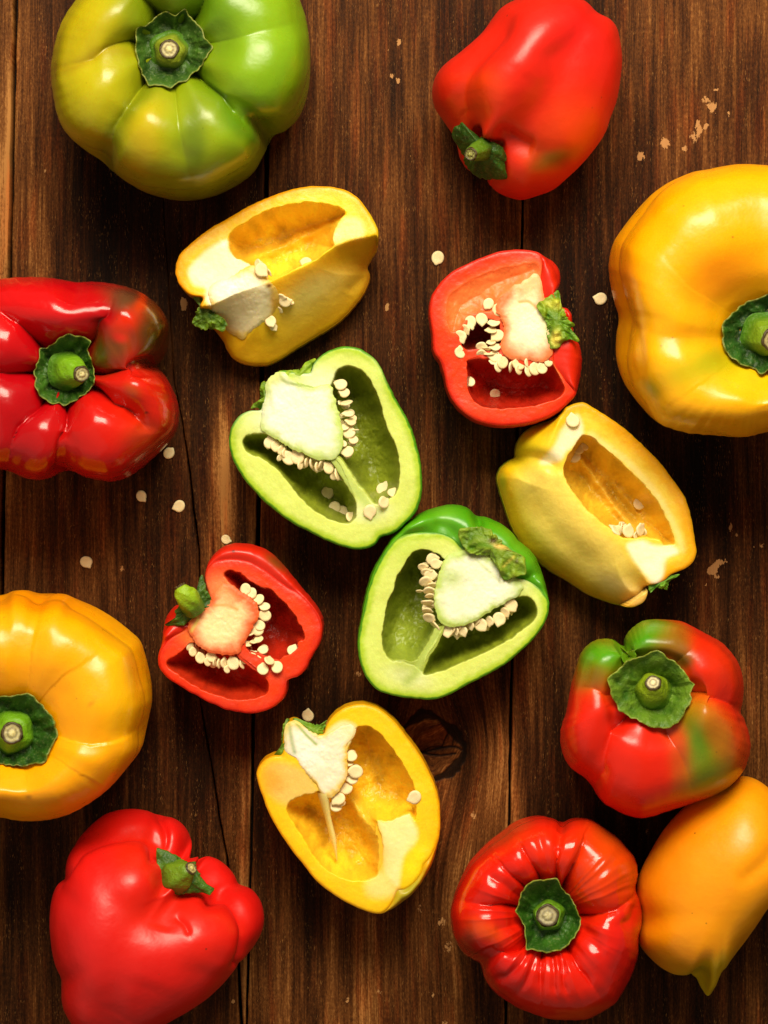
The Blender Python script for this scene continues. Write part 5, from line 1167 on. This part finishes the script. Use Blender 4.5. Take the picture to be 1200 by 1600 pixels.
# ---------------- B: red half, upper right
z = T(640, 360, 3.75)
root = thing('pepper_half', 'upper right red bell pepper half with a dark hole ringed by seeds', 'pepper half', (*W(790, 530, 0)[:2], 0), HALF)
ol = z([(110, 480), (115, 430), (128, 375), (155, 330), (185, 292), (240, 240), (300, 205), (350, 185), (400, 160), (460, 140), (520, 118), (600, 106), (660, 105), (740, 116), (800, 142), (850, 165), (885, 208), (897, 260), (890, 310), (870, 345), (895, 430), (935, 445), (962, 490), (966, 540), (980, 620), (1010, 665), (1024, 730), (1022, 800), (1008, 880), (980, 965), (940, 1010), (880, 1068), (800, 1108), (720, 1132), (640, 1146), (540, 1152), (450, 1140), (380, 1115), (310, 1070), (255, 1010), (220, 945), (205, 880), (185, 810), (170, 765), (148, 735), (133, 690), (128, 600), (118, 540)])
rim = z([(118, 480), (122, 430), (136, 378), (190, 300), (245, 250), (310, 214), (400, 172), (520, 130), (600, 118), (660, 117), (740, 128), (770, 150), (780, 200), (770, 260), (770, 340), (790, 390), (860, 470), (905, 560), (880, 650), (850, 700), (850, 780), (880, 830), (930, 900), (975, 950), (930, 1005), (872, 1058), (795, 1098), (720, 1122), (640, 1136), (540, 1142), (452, 1130), (384, 1106), (316, 1062), (262, 1004), (228, 940), (213, 880), (200, 810), (180, 760), (156, 730), (141, 690), (136, 600), (126, 540)])
cavB = z([(335, 800), (330, 760), (400, 745), (480, 750), (560, 740), (640, 780), (740, 790), (830, 760), (850, 800), (885, 870), (915, 920), (900, 965), (840, 1000), (760, 1020), (660, 1040), (560, 1045), (460, 1040), (390, 1015), (350, 960), (335, 890)])
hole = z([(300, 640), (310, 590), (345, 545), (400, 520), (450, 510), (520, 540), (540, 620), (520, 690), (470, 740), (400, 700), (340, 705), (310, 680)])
scoop = z([(215, 500), (225, 400), (290, 330), (390, 270), (520, 225), (640, 200), (730, 190), (760, 215), (750, 260), (690, 300), (600, 340), (520, 400), (500, 470), (420, 480), (340, 520), (290, 580), (250, 600), (225, 560)])
skinpaints_creases[131] = [(z([(800, 150), (860, 230), (880, 330)]), 8, 14, .6), (z([(900, 430), (930, 540), (960, 640)]), 8, 18, .5)]
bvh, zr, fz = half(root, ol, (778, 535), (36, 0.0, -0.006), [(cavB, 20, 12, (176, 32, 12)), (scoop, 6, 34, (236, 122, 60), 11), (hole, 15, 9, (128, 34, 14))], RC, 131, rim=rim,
    ridges=[(z([(310, 730), (400, 725), (500, 720)]), 7, 12, (216, 60, 24), .8)],
    paints=[('b', 820, 450, 30, 30, 0, (240, 176, 110), .85), ('b', 790, 470, 30, 30, 0, (236, 150, 90), .6), ('b', 715, 480, 20, 30, 20, (222, 96, 40), .7), ('b', 870, 580, 14, 16, 0, (230, 120, 60), .6), ('b', 760, 640, 70, 10, 0, (216, 70, 34), .4)], skin=(206, 34, 10), skinmat=M_SKIN_SATIN, wav=1.4)
co_ = core(root, z([(505, 470), (520, 410), (560, 370), (600, 335), (680, 290), (740, 250), (770, 300), (790, 390), (840, 440), (880, 560), (870, 640), (840, 700), (830, 735), (780, 770), (700, 765), (620, 760), (560, 740), (530, 690), (545, 620), (545, 540)]), (820, 500), fz, zr, ((242, 232, 190), (230, 124, 72)), 133, edgew=(.45, .95),
    paints=[('b', 830, 510, 22, 34, 0, (244, 240, 210), .8), ('b', 826, 440, 26, 26, 0, (246, 206, 150), .8), ('l', z([(640, 415), (690, 415), (740, 450)]), 2.5, (238, 150, 60), .8), ('b', 862, 505, 12, 30, -20, (176, 196, 70), .8), ('b', 780, 465, 16, 20, 0, (230, 110, 60), .5)])
sd_ = []
for (x, y, yw, tl, sc) in ((462, 430, 120, 8, 1.1), (516, 465, 70, 8, 1.15), (355, 538, 90, 8, 1.2), (422, 520, 100, 10, 1.15), (295, 622, 60, 8, 1.25), (297, 715, 280, 10, 1.1), (325, 580, 60, 40, 1.0), (495, 540, 180, 50, 1.1), (480, 585, 180, 60, 1.1), (515, 615, 170, 15, 1.2), (478, 655, 180, 50, .9), (503, 682, 180, 50, 1.1), (470, 722, 180, 60, .9), (503, 735, 180, 8, 1.2), (545, 772, 270, 8, 1.3), (592, 800, 280, 68, 1.2), (640, 780, 270, 12, 1.2), (640, 815, 270, 40, 1.1), (692, 775, 270, 40, 1.0), (697, 825, 260, 30, 1.0), (735, 810, 270, 15, 1.2), (775, 808, 270, 12, 1.1), (815, 770, 250, 25, .9), (520, 800, 270, 40, 1.0), (420, 680, 0, 20, 1.0), (450, 695, 0, 50, .8), (420, 722, 0, 50, 1.0), (490, 770, 200, 40, .8)):
    px, py = z([(x, y)])[0]; sd_.append((px, py, yw, tl, sc, 0.0))
seeds_at(sd_, fz, zr, co_, root, r=9.0, dup=0, dz=0.2)
leaf('calyx', z([(740, 440), (790, 405), (830, 380), (868, 345), (882, 380), (885, 430), (905, 470), (930, 530), (962, 545), (968, 560), (945, 580), (968, 610), (990, 640), (980, 658), (940, 640), (900, 655), (885, 680), (860, 700), (820, 690), (800, 620), (805, 560), (770, 500)]), z([(860, 530)])[0], lambda X, Y, s: 37.4 + 2.2 * (1 - s ** 2), zr, root, seed=38, base=(120, 164, 36), deep=(54, 110, 20), rim=(90, 140, 30), crinkle=1.7,
     paints=[('b', 862, 478, 16, 8, 20, (196, 214, 110), .7), ('b', 868, 532, 8, 12, 0, (216, 220, 130), .8), ('b', 890, 520, 12, 26, 0, (60, 120, 24), .7)])
loose(bvh, zr, [(*z([(357, 882)])[0], 8.5, 80, 35, 'seed at the left wall of the lower hollow in the upper right red half'), (*z([(512, 947)])[0], 8.5, -45, 25, 'seed on the floor of the lower hollow of the upper right red half')], '', 'loose seeds inside the halves')

# ---------------- A: yellow half, top
YC = ((232, 158, 4), (246, 186, 8), (250, 204, 30))
z = T(250, 270, 3)
root = thing('pepper_half', 'topmost yellow bell pepper half, just below the big green and ochre pepper', 'pepper half', (*W(440, 430, 0)[:2], 0), HALF)
ol = z([(70, 460), (76, 420), (95, 380), (150, 325), (200, 285), (250, 250), (300, 222), (350, 192), (410, 158), (480, 125), (550, 97), (620, 76), (700, 62), (780, 62), (850, 74), (905, 98), (945, 132), (975, 175), (1000, 215), (1022, 260), (1027, 305), (1012, 350), (990, 385), (972, 420), (984, 455), (980, 490), (955, 550), (910, 610), (860, 665), (800, 712), (720, 760), (640, 808), (560, 860), (500, 888), (440, 893), (370, 880), (325, 855), (298, 815), (280, 775), (250, 735), (215, 690), (185, 640), (200, 590), (140, 578), (95, 535), (76, 495)])
cav = z([(325, 300), (345, 272), (380, 245), (480, 188), (560, 162), (640, 146), (720, 140), (790, 150), (845, 170), (868, 192), (850, 222), (828, 260), (812, 310), (818, 345), (780, 378), (740, 408), (690, 430), (640, 455), (580, 488), (530, 512), (500, 500), (470, 480), (430, 440), (385, 420), (350, 400), (328, 360)])
ridgeA = np.array(z([(150, 640), (250, 625), (350, 575), (450, 540), (520, 518), (600, 480), (700, 435), (820, 350), (900, 320), (1015, 300)]))
olA = smooth_closed(ol, 200)
lowA = np.array([p for p in olA if sdist(np.array(p[0]), np.array(p[1]), np.array(list(map(tuple, ridgeA)) + [(700, 700), (200, 700)])) > -1])
def zA(X, Y):
    d1, t = seg_dist(X, Y, ridgeA)
    low = inside(X, Y, np.vstack([ridgeA, [(640, 640), (240, 640)]]))
    d2, _ = seg_dist(X, Y, olA, True)
    f = d1 / (d1 + d2 + 1e-6)
    zl = 37 - 25 * f ** 1.3 - 3.0 * np.sin(np.pi * np.clip(f, 0, 1))
    up = 37 - 0.020 * d1
    return np.where(low, zl, up)
bvh, zr, fz = half(root, ol, (440, 428), (34, 0, 0), [(cav, 24, 13, (244, 200, 52))], YC, 141, zfun=zA, zref=32, bandw=(7, 22),
    ridges=[(z([(400, 400), (560, 330), (780, 230)]), 9, 4, (236, 172, 30), .4)],
    paints=[('p', z([(120, 480), (150, 430), (230, 370), (320, 330), (330, 380), (400, 420), (470, 480), (480, 520), (420, 560), (250, 630), (210, 600), (205, 550), (150, 530)]), 5, (250, 242, 206), .95), ('p', z([(830, 260), (870, 215), (930, 220), (960, 260), (950, 310), (880, 320), (840, 345), (810, 320)]), 7, (250, 236, 160), .8),
            ('p', z([(520, 530), (700, 450), (830, 360), (980, 320), (960, 470), (900, 600), (700, 740), (480, 870), (350, 850), (300, 760), (430, 740), (540, 640)]), 6, (244, 190, 30), .85), ('b', 490, 455, 60, 22, -32, (244, 226, 130), .8), ('b', 400, 540, 50, 20, -10, (230, 176, 24), .7), ('b', 530, 400, 40, 20, -30, (236, 190, 30), .8), ('b', 500, 480, 90, 20, -35, (206, 168, 60), .6), ('b', 590, 340, 14, 50, 10, (206, 190, 20), .7), ('b', 470, 520, 110, 12, -32, (198, 138, 20), .7), ('b', 278, 430, 10, 30, 0, (244, 160, 10), .7)],
    skin=(220, 150, 8), skinpaints=[('b', 580, 350, 30, 70, 0, (190, 180, 16), .8), ('b', 500, 490, 90, 30, -35, (190, 140, 20), .6)], wav=1.2, creases=[(z([(960, 460), (900, 520), (880, 560)]), 10, 6, .2)])
def zAc(X, Y):
    return zA(X, Y)
co_ = core(root, z([(245, 620), (230, 560), (260, 520), (320, 500), (370, 470), (430, 440), (480, 460), (510, 505), (545, 545), (556, 590), (540, 640), (490, 690), (420, 735), (380, 770), (320, 745), (290, 720), (250, 690), (235, 655)]), z([(400, 590)])[0], fz, zr, ((244, 236, 200), (236, 196, 90)), 143, depth=8, lift=.8, edgew=(.6, 1.0), rough=1.2,
    paints=[('p', z([(250, 630), (450, 545), (530, 640), (420, 740), (290, 700)]), 4, (248, 236, 190), .8), ('b', 352, 450, 30, 16, -20, (252, 248, 228), .9), ('b', 430, 478, 8, 16, 0, (238, 176, 60), .8), ('b', 340, 505, 30, 8, -10, (176, 160, 90), .5), ('b', 422, 450, 4, 3, 0, (110, 50, 20), .9)])
sd_ = []
for (x, y, yw, tl, sc, dd) in ((478, 462, 60, 4, 1.3, -2.6), (460, 430, 100, 50, .9, 0), (512, 470, 60, 60, .7, 0), (585, 603, 10, 14, 1.2, -2), (565, 582, 20, 50, 1.0, -.5), (515, 690, 80, 8, 1.2, -2), (555, 635, 40, 50, .9, 0)):
    px, py = z([(x, y)])[0]; sd_.append((px, py, yw, tl, sc, dd))
seeds_at(sd_, fz, zr, co_, root, r=8.8, dz=.2)
leaf('calyx', z([(150, 705), (165, 660), (185, 610), (150, 585), (205, 578), (240, 565), (255, 580), (235, 630), (255, 655), (300, 682), (312, 710), (290, 742), (250, 728), (200, 735)]), z([(225, 665)])[0], lambda X, Y, s: 31 - 0.06 * (Y - 480) + 2.0 * (1 - s ** 2), zr, root, seed=40, base=(96, 140, 34), deep=(40, 84, 20), rim=(140, 150, 70), crinkle=1.3, paints=[('b', 330, 470, 12, 10, 0, (190, 210, 90), .8)])
loose(bvh, zr, [(*z([(685, 422)])[0], 8.8, 160, 15, 'seed on the floor of the hollow in the topmost yellow half')], '', 'loose seeds inside the halves')

# ---------------- E: yellow half, right
z = T(760, 610, 3.43)
root = thing('pepper_half', 'long yellow bell pepper half right of the green halves, stem end at lower right', 'pepper half', (*W(935, 790, 0)[:2], 0), HALF)
ol = z([(62, 470), (70, 435), (90, 400), (130, 368), (162, 355), (165, 310), (178, 265), (205, 225), (250, 190), (310, 165), (370, 145), (402, 122), (425, 90), (465, 70), (515, 62), (560, 85), (620, 120), (680, 158), (730, 195), (790, 245), (850, 302), (900, 352), (950, 405), (985, 455), (1020, 502), (1055, 555), (1080, 610), (1100, 690), (1112, 760), (1122, 830), (1127, 872), (1100, 930), (1060, 958), (1020, 975), (985, 990), (950, 1020), (900, 1040), (865, 1045), (862, 1085), (845, 1130), (810, 1155), (765, 1165), (700, 1155), (630, 1130), (560, 1102), (500, 1065), (440, 1025), (370, 985), (300, 935), (240, 882), (185, 812), (145, 740), (120, 670), (95, 600), (75, 530)])
cav = z([(497, 250), (520, 236), (560, 248), (600, 280), (660, 330), (730, 395), (800, 460), (850, 515), (900, 575), (945, 650), (975, 715), (995, 775), (1004, 822), (975, 825), (945, 830), (920, 800), (860, 790), (790, 792), (730, 790), (680, 760), (620, 715), (560, 665), (510, 610), (460, 550), (425, 490), (405, 440), (412, 395), (430, 350), (460, 310)])
ridgeE = np.array(z([(400, 118), (360, 230), (330, 330), (350, 400), (395, 445), (440, 530), (500, 610), (590, 700), (690, 780), (760, 850), (830, 960), (870, 1060)]))
olE = smooth_closed(ol, 200)
def zE(X, Y):
    d1, t = seg_dist(X, Y, ridgeE)
    low = inside(X, Y, np.vstack([ridgeE, [(900, 1000), (700, 1000), (700, 620)]]))
    d2, _ = seg_dist(X, Y, olE, True)
    f = d1 / (d1 + d2 + 1e-6)
    zl = 38 - 22 * f ** 1.5 + 1.5 * np.sin(np.pi * np.clip(f, 0, 1))
    up = 38 - 0.015 * d1
    return np.where(low, zl, up)
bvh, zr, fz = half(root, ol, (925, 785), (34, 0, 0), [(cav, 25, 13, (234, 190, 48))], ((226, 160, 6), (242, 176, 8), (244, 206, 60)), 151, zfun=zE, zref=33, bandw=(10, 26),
    ridges=[(z([(520, 370), (620, 500), (720, 640), (830, 760)]), 8, 5, (224, 176, 60), .6), (z([(700, 500), (800, 620), (900, 760)]), 6, 2, (216, 170, 50), .4)],
    paints=[('p', z([(410, 210), (490, 130), (520, 220), (480, 290), (430, 340), (400, 380), (320, 400), (290, 380), (370, 300)]), 5, (246, 238, 200), .9), ('p', z([(750, 830), (830, 800), (900, 830), (1000, 835), (1020, 870), (960, 900), (940, 990), (900, 1040), (830, 960)]), 5, (250, 242, 210), .95), ('l', z([(560, 240), (760, 400), (920, 570), (1010, 760), (1040, 850)]), 6, (244, 226, 140), .7),
            ('p', z([(180, 420), (330, 400), (400, 460), (480, 600), (600, 720), (740, 850), (860, 1060), (700, 1080), (450, 960), (280, 820), (190, 640)]), 14, (238, 214, 104), .8), ('b', 830, 690, 34, 20, -10, (234, 206, 20), .9), ('b', 810, 715, 24, 24, 0, (214, 196, 20), .8), ('b', 850, 660, 40, 16, -10, (226, 196, 20), .9), ('l', z([(100, 560), (200, 760), (400, 960), (600, 1080)]), 12, (176, 150, 26), .7), ('b', 830, 790, 16, 24, -40, (196, 160, 40), .5), ('b', 975, 920, 50, 18, 30, (214, 190, 130), .7), ('b', 990, 930, 26, 10, 0, (200, 150, 40), .5), ('b', 787, 750, 8, 20, 0, (110, 146, 30), .7)],
    skin=(196, 166, 14), skinpaints=[('b', 790, 740, 14, 50, 0, (110, 140, 24), .8), ('b', 1080, 850, 30, 40, 0, (236, 176, 10), .8), ('b', 880, 930, 60, 20, 30, (176, 136, 20), .6)], creases=[(z([(160, 358), (230, 350), (300, 370), (350, 400)]), 12, 22, .35, .3), (z([(250, 560), (400, 780), (650, 980)]), 16, 5, 0), (z([(560, 640), (520, 600), (480, 540)]), 6, 3, 0)])
leaf('calyx', z([(865, 1035), (900, 1020), (935, 990), (950, 970), (980, 990), (1030, 985), (1010, 1005), (985, 1015), (968, 1050), (965, 1068), (930, 1058), (900, 1060), (878, 1085), (868, 1060)]), z([(930, 1030)])[0], lambda X, Y, s: 35 + 2.0 * (1 - s ** 2), zr, root, seed=43, base=(96, 160, 40), deep=(40, 100, 20), rim=(60, 110, 30), crinkle=1.0)
co_ = core(root, z([(760, 850), (790, 812), (850, 800), (900, 812), (940, 840), (975, 850), (960, 900), (950, 960), (920, 1010), (890, 1010), (850, 960), (800, 900)]), z([(880, 890)])[0], fz, zr, ((250, 246, 220), (244, 226, 150)), 153, depth=10, lift=-.35, rough=1.0, paints=[('b', 1010, 850, 90, 90, 0, (250, 244, 214), .9)])
sd_ = []
for (x, y, yw, tl, sc, dd) in ((690, 752, 230, 60, 1.2, 1.5), (722, 740, 270, 70, 1.1, 2), (757, 755, 270, 20, 1.25, 1), (822, 748, 280, 30, 1.3, 1.5), (795, 780, 270, 60, .8, 1)):
    px, py = z([(x, y)])[0]; sd_.append((px, py, yw, tl, sc, dd))
seeds_at(sd_, fz, zr, co_, root, r=8.8, dz=.5)
loose(bvh, zr, [(*z([(458, 165)])[0], 10.5, 100, 8, 'pale seed on the white top rim of the long right yellow half'), (*z([(482, 352)])[0], 10, 160, 10, 'lowest seed of the trio at the upper corner of the right yellow half hollow'), (*z([(505, 310)])[0], 9, 100, 30, 'middle seed of the trio at the upper corner of the right yellow half hollow'), (*z([(538, 292)])[0], 8, 30, 40, 'rightmost seed of the trio at the upper corner of the right yellow half hollow'),
    (*z([(840, 605)])[0], 10, 80, 15, 'faint seed alone on the right wall inside the right yellow half')], '', 'loose seeds inside the halves')

# ---------------- G: yellow half, bottom
z = T(380, 1080, 3.53)
root = thing('pepper_half', 'bottom yellow bell pepper half with a thin pale membrane spike hanging from its white core', 'pepper half', (*W(545, 1265, 0)[:2], 0), HALF)
ol = z([(68, 460), (75, 430), (92, 400), (125, 368), (170, 350), (210, 345), (215, 260), (230, 185), (280, 155), (350, 200), (435, 235), (450, 195), (475, 150), (515, 112), (560, 84), (610, 70), (660, 66), (710, 76), (760, 98), (820, 145), (865, 195), (900, 242), (945, 300), (990, 368), (1025, 435), (1055, 500), (1075, 560), (1088, 625), (1092, 700), (1088, 790), (1075, 860), (1060, 930), (1030, 1000), (1000, 1052), (955, 1115), (915, 1155), (870, 1190), (820, 1222), (770, 1237), (710, 1232), (650, 1212), (590, 1185), (540, 1158), (490, 1125), (430, 1080), (380, 1030), (330, 965), (280, 905), (240, 850), (200, 790), (165, 730), (130, 660), (105, 590), (85, 530)])
rim = z([(74, 460), (82, 430), (98, 404), (130, 374), (172, 357), (215, 352), (222, 260), (236, 190), (280, 162), (350, 206), (442, 240), (456, 198), (482, 155), (520, 118), (563, 90), (610, 77), (660, 73), (708, 83), (756, 105), (814, 151), (858, 200), (893, 247), (938, 305), (983, 372), (1018, 438), (1048, 503), (1068, 562), (1081, 626), (1085, 700), (1081, 790), (1060, 860), (1030, 920), (995, 960), (980, 1010), (940, 1060), (890, 1095), (850, 1100), (830, 1150), (800, 1200), (760, 1228), (710, 1224), (652, 1204), (592, 1177), (543, 1150), (493, 1117), (434, 1073), (385, 1024), (336, 960), (286, 900), (246, 845), (206, 786), (171, 727), (136, 657), (111, 588), (91, 530)])
cav = z([(600, 250), (620, 205), (660, 190), (710, 200), (760, 235), (800, 280), (850, 350), (890, 410), (925, 470), (948, 540), (955, 620), (962, 690), (945, 728), (915, 680), (860, 700), (790, 722), (742, 716), (755, 770), (770, 830), (775, 900), (765, 970), (735, 1020), (690, 1045), (610, 1048), (530, 1030), (460, 990), (400, 930), (350, 850), (300, 770), (250, 700), (235, 650), (260, 600), (330, 570), (430, 545), (520, 440), (570, 330)])
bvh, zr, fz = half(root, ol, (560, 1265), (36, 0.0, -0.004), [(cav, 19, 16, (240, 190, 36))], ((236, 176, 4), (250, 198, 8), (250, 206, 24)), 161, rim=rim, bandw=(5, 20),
    ridges=[(z([(560, 540), (640, 680), (740, 850), (760, 950)]), 12, 7, (232, 190, 60), .6)],
    paints=[('p', z([(130, 420), (220, 400), (330, 440), (420, 540), (430, 640), (330, 640), (240, 640), (160, 600), (120, 520)]), 9, (232, 196, 110), .8), ('p', z([(450, 240), (540, 160), (620, 175), (625, 240), (580, 290), (480, 300)]), 5, (250, 240, 180), .9), ('p', z([(745, 720), (790, 722), (915, 672), (940, 725), (970, 780), (960, 840), (900, 920), (860, 1080), (800, 1020), (778, 960), (770, 820)]), 5, (252, 240, 170), .9),
            ('p', z([(680, 1060), (780, 990), (850, 1090), (790, 1140), (700, 1130)]), 10, (246, 232, 150), .7), ('b', 650, 1350, 16, 40, 20, (240, 226, 20), .8), ('b', 420, 1220, 20, 26, 0, (236, 158, 10), .7)],
    skin=(230, 170, 8), skinpaints=[('b', 640, 1395, 40, 40, 0, (160, 160, 30), .9), ('b', 410, 1200, 20, 30, 0, (232, 150, 10), .7)], wav=1.2)
co_ = core(root, z([(232, 330), (228, 240), (238, 185), (280, 158), (340, 195), (400, 235), (450, 240), (520, 200), (600, 175), (625, 195), (612, 250), (580, 290), (575, 360), (575, 430), (560, 490), (520, 560), (480, 590), (430, 560), (400, 510), (330, 430), (280, 370)]), z([(420, 370)])[0], fz, zr, ((240, 232, 204), (238, 196, 80)), 163, edgew=(.74, 1.02), lift=.6,
    paints=[('b', 470, 1170, 40, 26, 20, (252, 248, 236), .8), ('l', z([(285, 165), (340, 230), (400, 290)]), 2.5, (150, 180, 80), .8), ('l', z([(250, 180), (262, 260), (280, 340)]), 4, (110, 150, 50), .6), ('b', 545, 1140, 20, 20, 0, (250, 240, 190), .8), ('b', 440, 1140, 8, 30, 0, (200, 214, 130), .5)])
sd_ = []
for (x, y, yw, tl, sc, dd) in ((595, 360, 180, 12, 1.2, 0), (620, 445, 190, 8, 1.3, -.5), (603, 485, 180, 25, 1.15, 1), (568, 540, 160, 20, 1.2, 1), (525, 595, 150, 10, 1.2, -.5), (512, 640, 200, 30, 1.1, 1), (540, 620, 180, 50, .9, 1), (580, 400, 180, 40, 1.0, 1)):
    px, py = z([(x, y)])[0]; sd_.append((px, py, yw, tl, sc, dd))
seeds_at(sd_, fz, zr, co_, root, r=9.0)
leaf('calyx', z([(170, 348), (205, 325), (212, 260), (218, 190), (238, 158), (262, 170), (262, 230), (262, 300), (275, 350), (250, 372), (210, 362)]), z([(238, 270)])[0], lf(34), zr, root, seed=47, base=(96, 140, 34), deep=(46, 90, 20), rim=(120, 150, 60), crinkle=1.0, thick=3)
leaf('calyx', z([(272, 152), (290, 148), (350, 172), (420, 188), (460, 158), (452, 200), (436, 240), (440, 290), (400, 280), (350, 225), (310, 190)]), z([(385, 215)])[0], lf(34.3), zr, root, seed=48, base=(110, 160, 50), deep=(60, 116, 30), rim=(70, 110, 30), crinkle=1.0)
# hanging membrane: a thin tapering blade
ax = smooth_open(z([(440, 560), (450, 620), (470, 720), (495, 830), (515, 950)]), 6); n = len(ax); t = np.linspace(0, 1, n)
wL = np.interp(t, [0, .15, .45, .75, 1], [9, 8, 5, 5, .6]); rowsV = []
for sgn, dz in ((-1, -2.5), (-.3, .2), (.5, .9), (1, .2), (.4, -.8), (-.9, -3.3)):
    rowsV.append(W(ax[:, 0] + sgn * wL, ax[:, 1] - 1.2 * sgn, 36 - 9 * t ** 1.3 + dz + .3 * np.sin(9 * t), zr))
V = np.array(rowsV).transpose(1, 0, 2)
Cm = np.broadcast_to(lin((244, 222, 130)), V.shape).copy()
o = link('membrane', mesh_np('membrane', V.reshape(-1, 3) - np.array(root.location), grid_faces(n, 6, 0, True), None, True, Cm.reshape(-1, 3)), M_CORE, co_)
fix_normals(o.data)
o = put_seed(*z([(945, 585)])[0], 36.6, zr, 10.5, math.radians(200), 0.1, name='pepper_seed')
o['label'] = 'bright round seed lying on the right rim of the bottom yellow half'; o['category'] = 'seed'; o['group'] = 'loose seeds inside the halves'
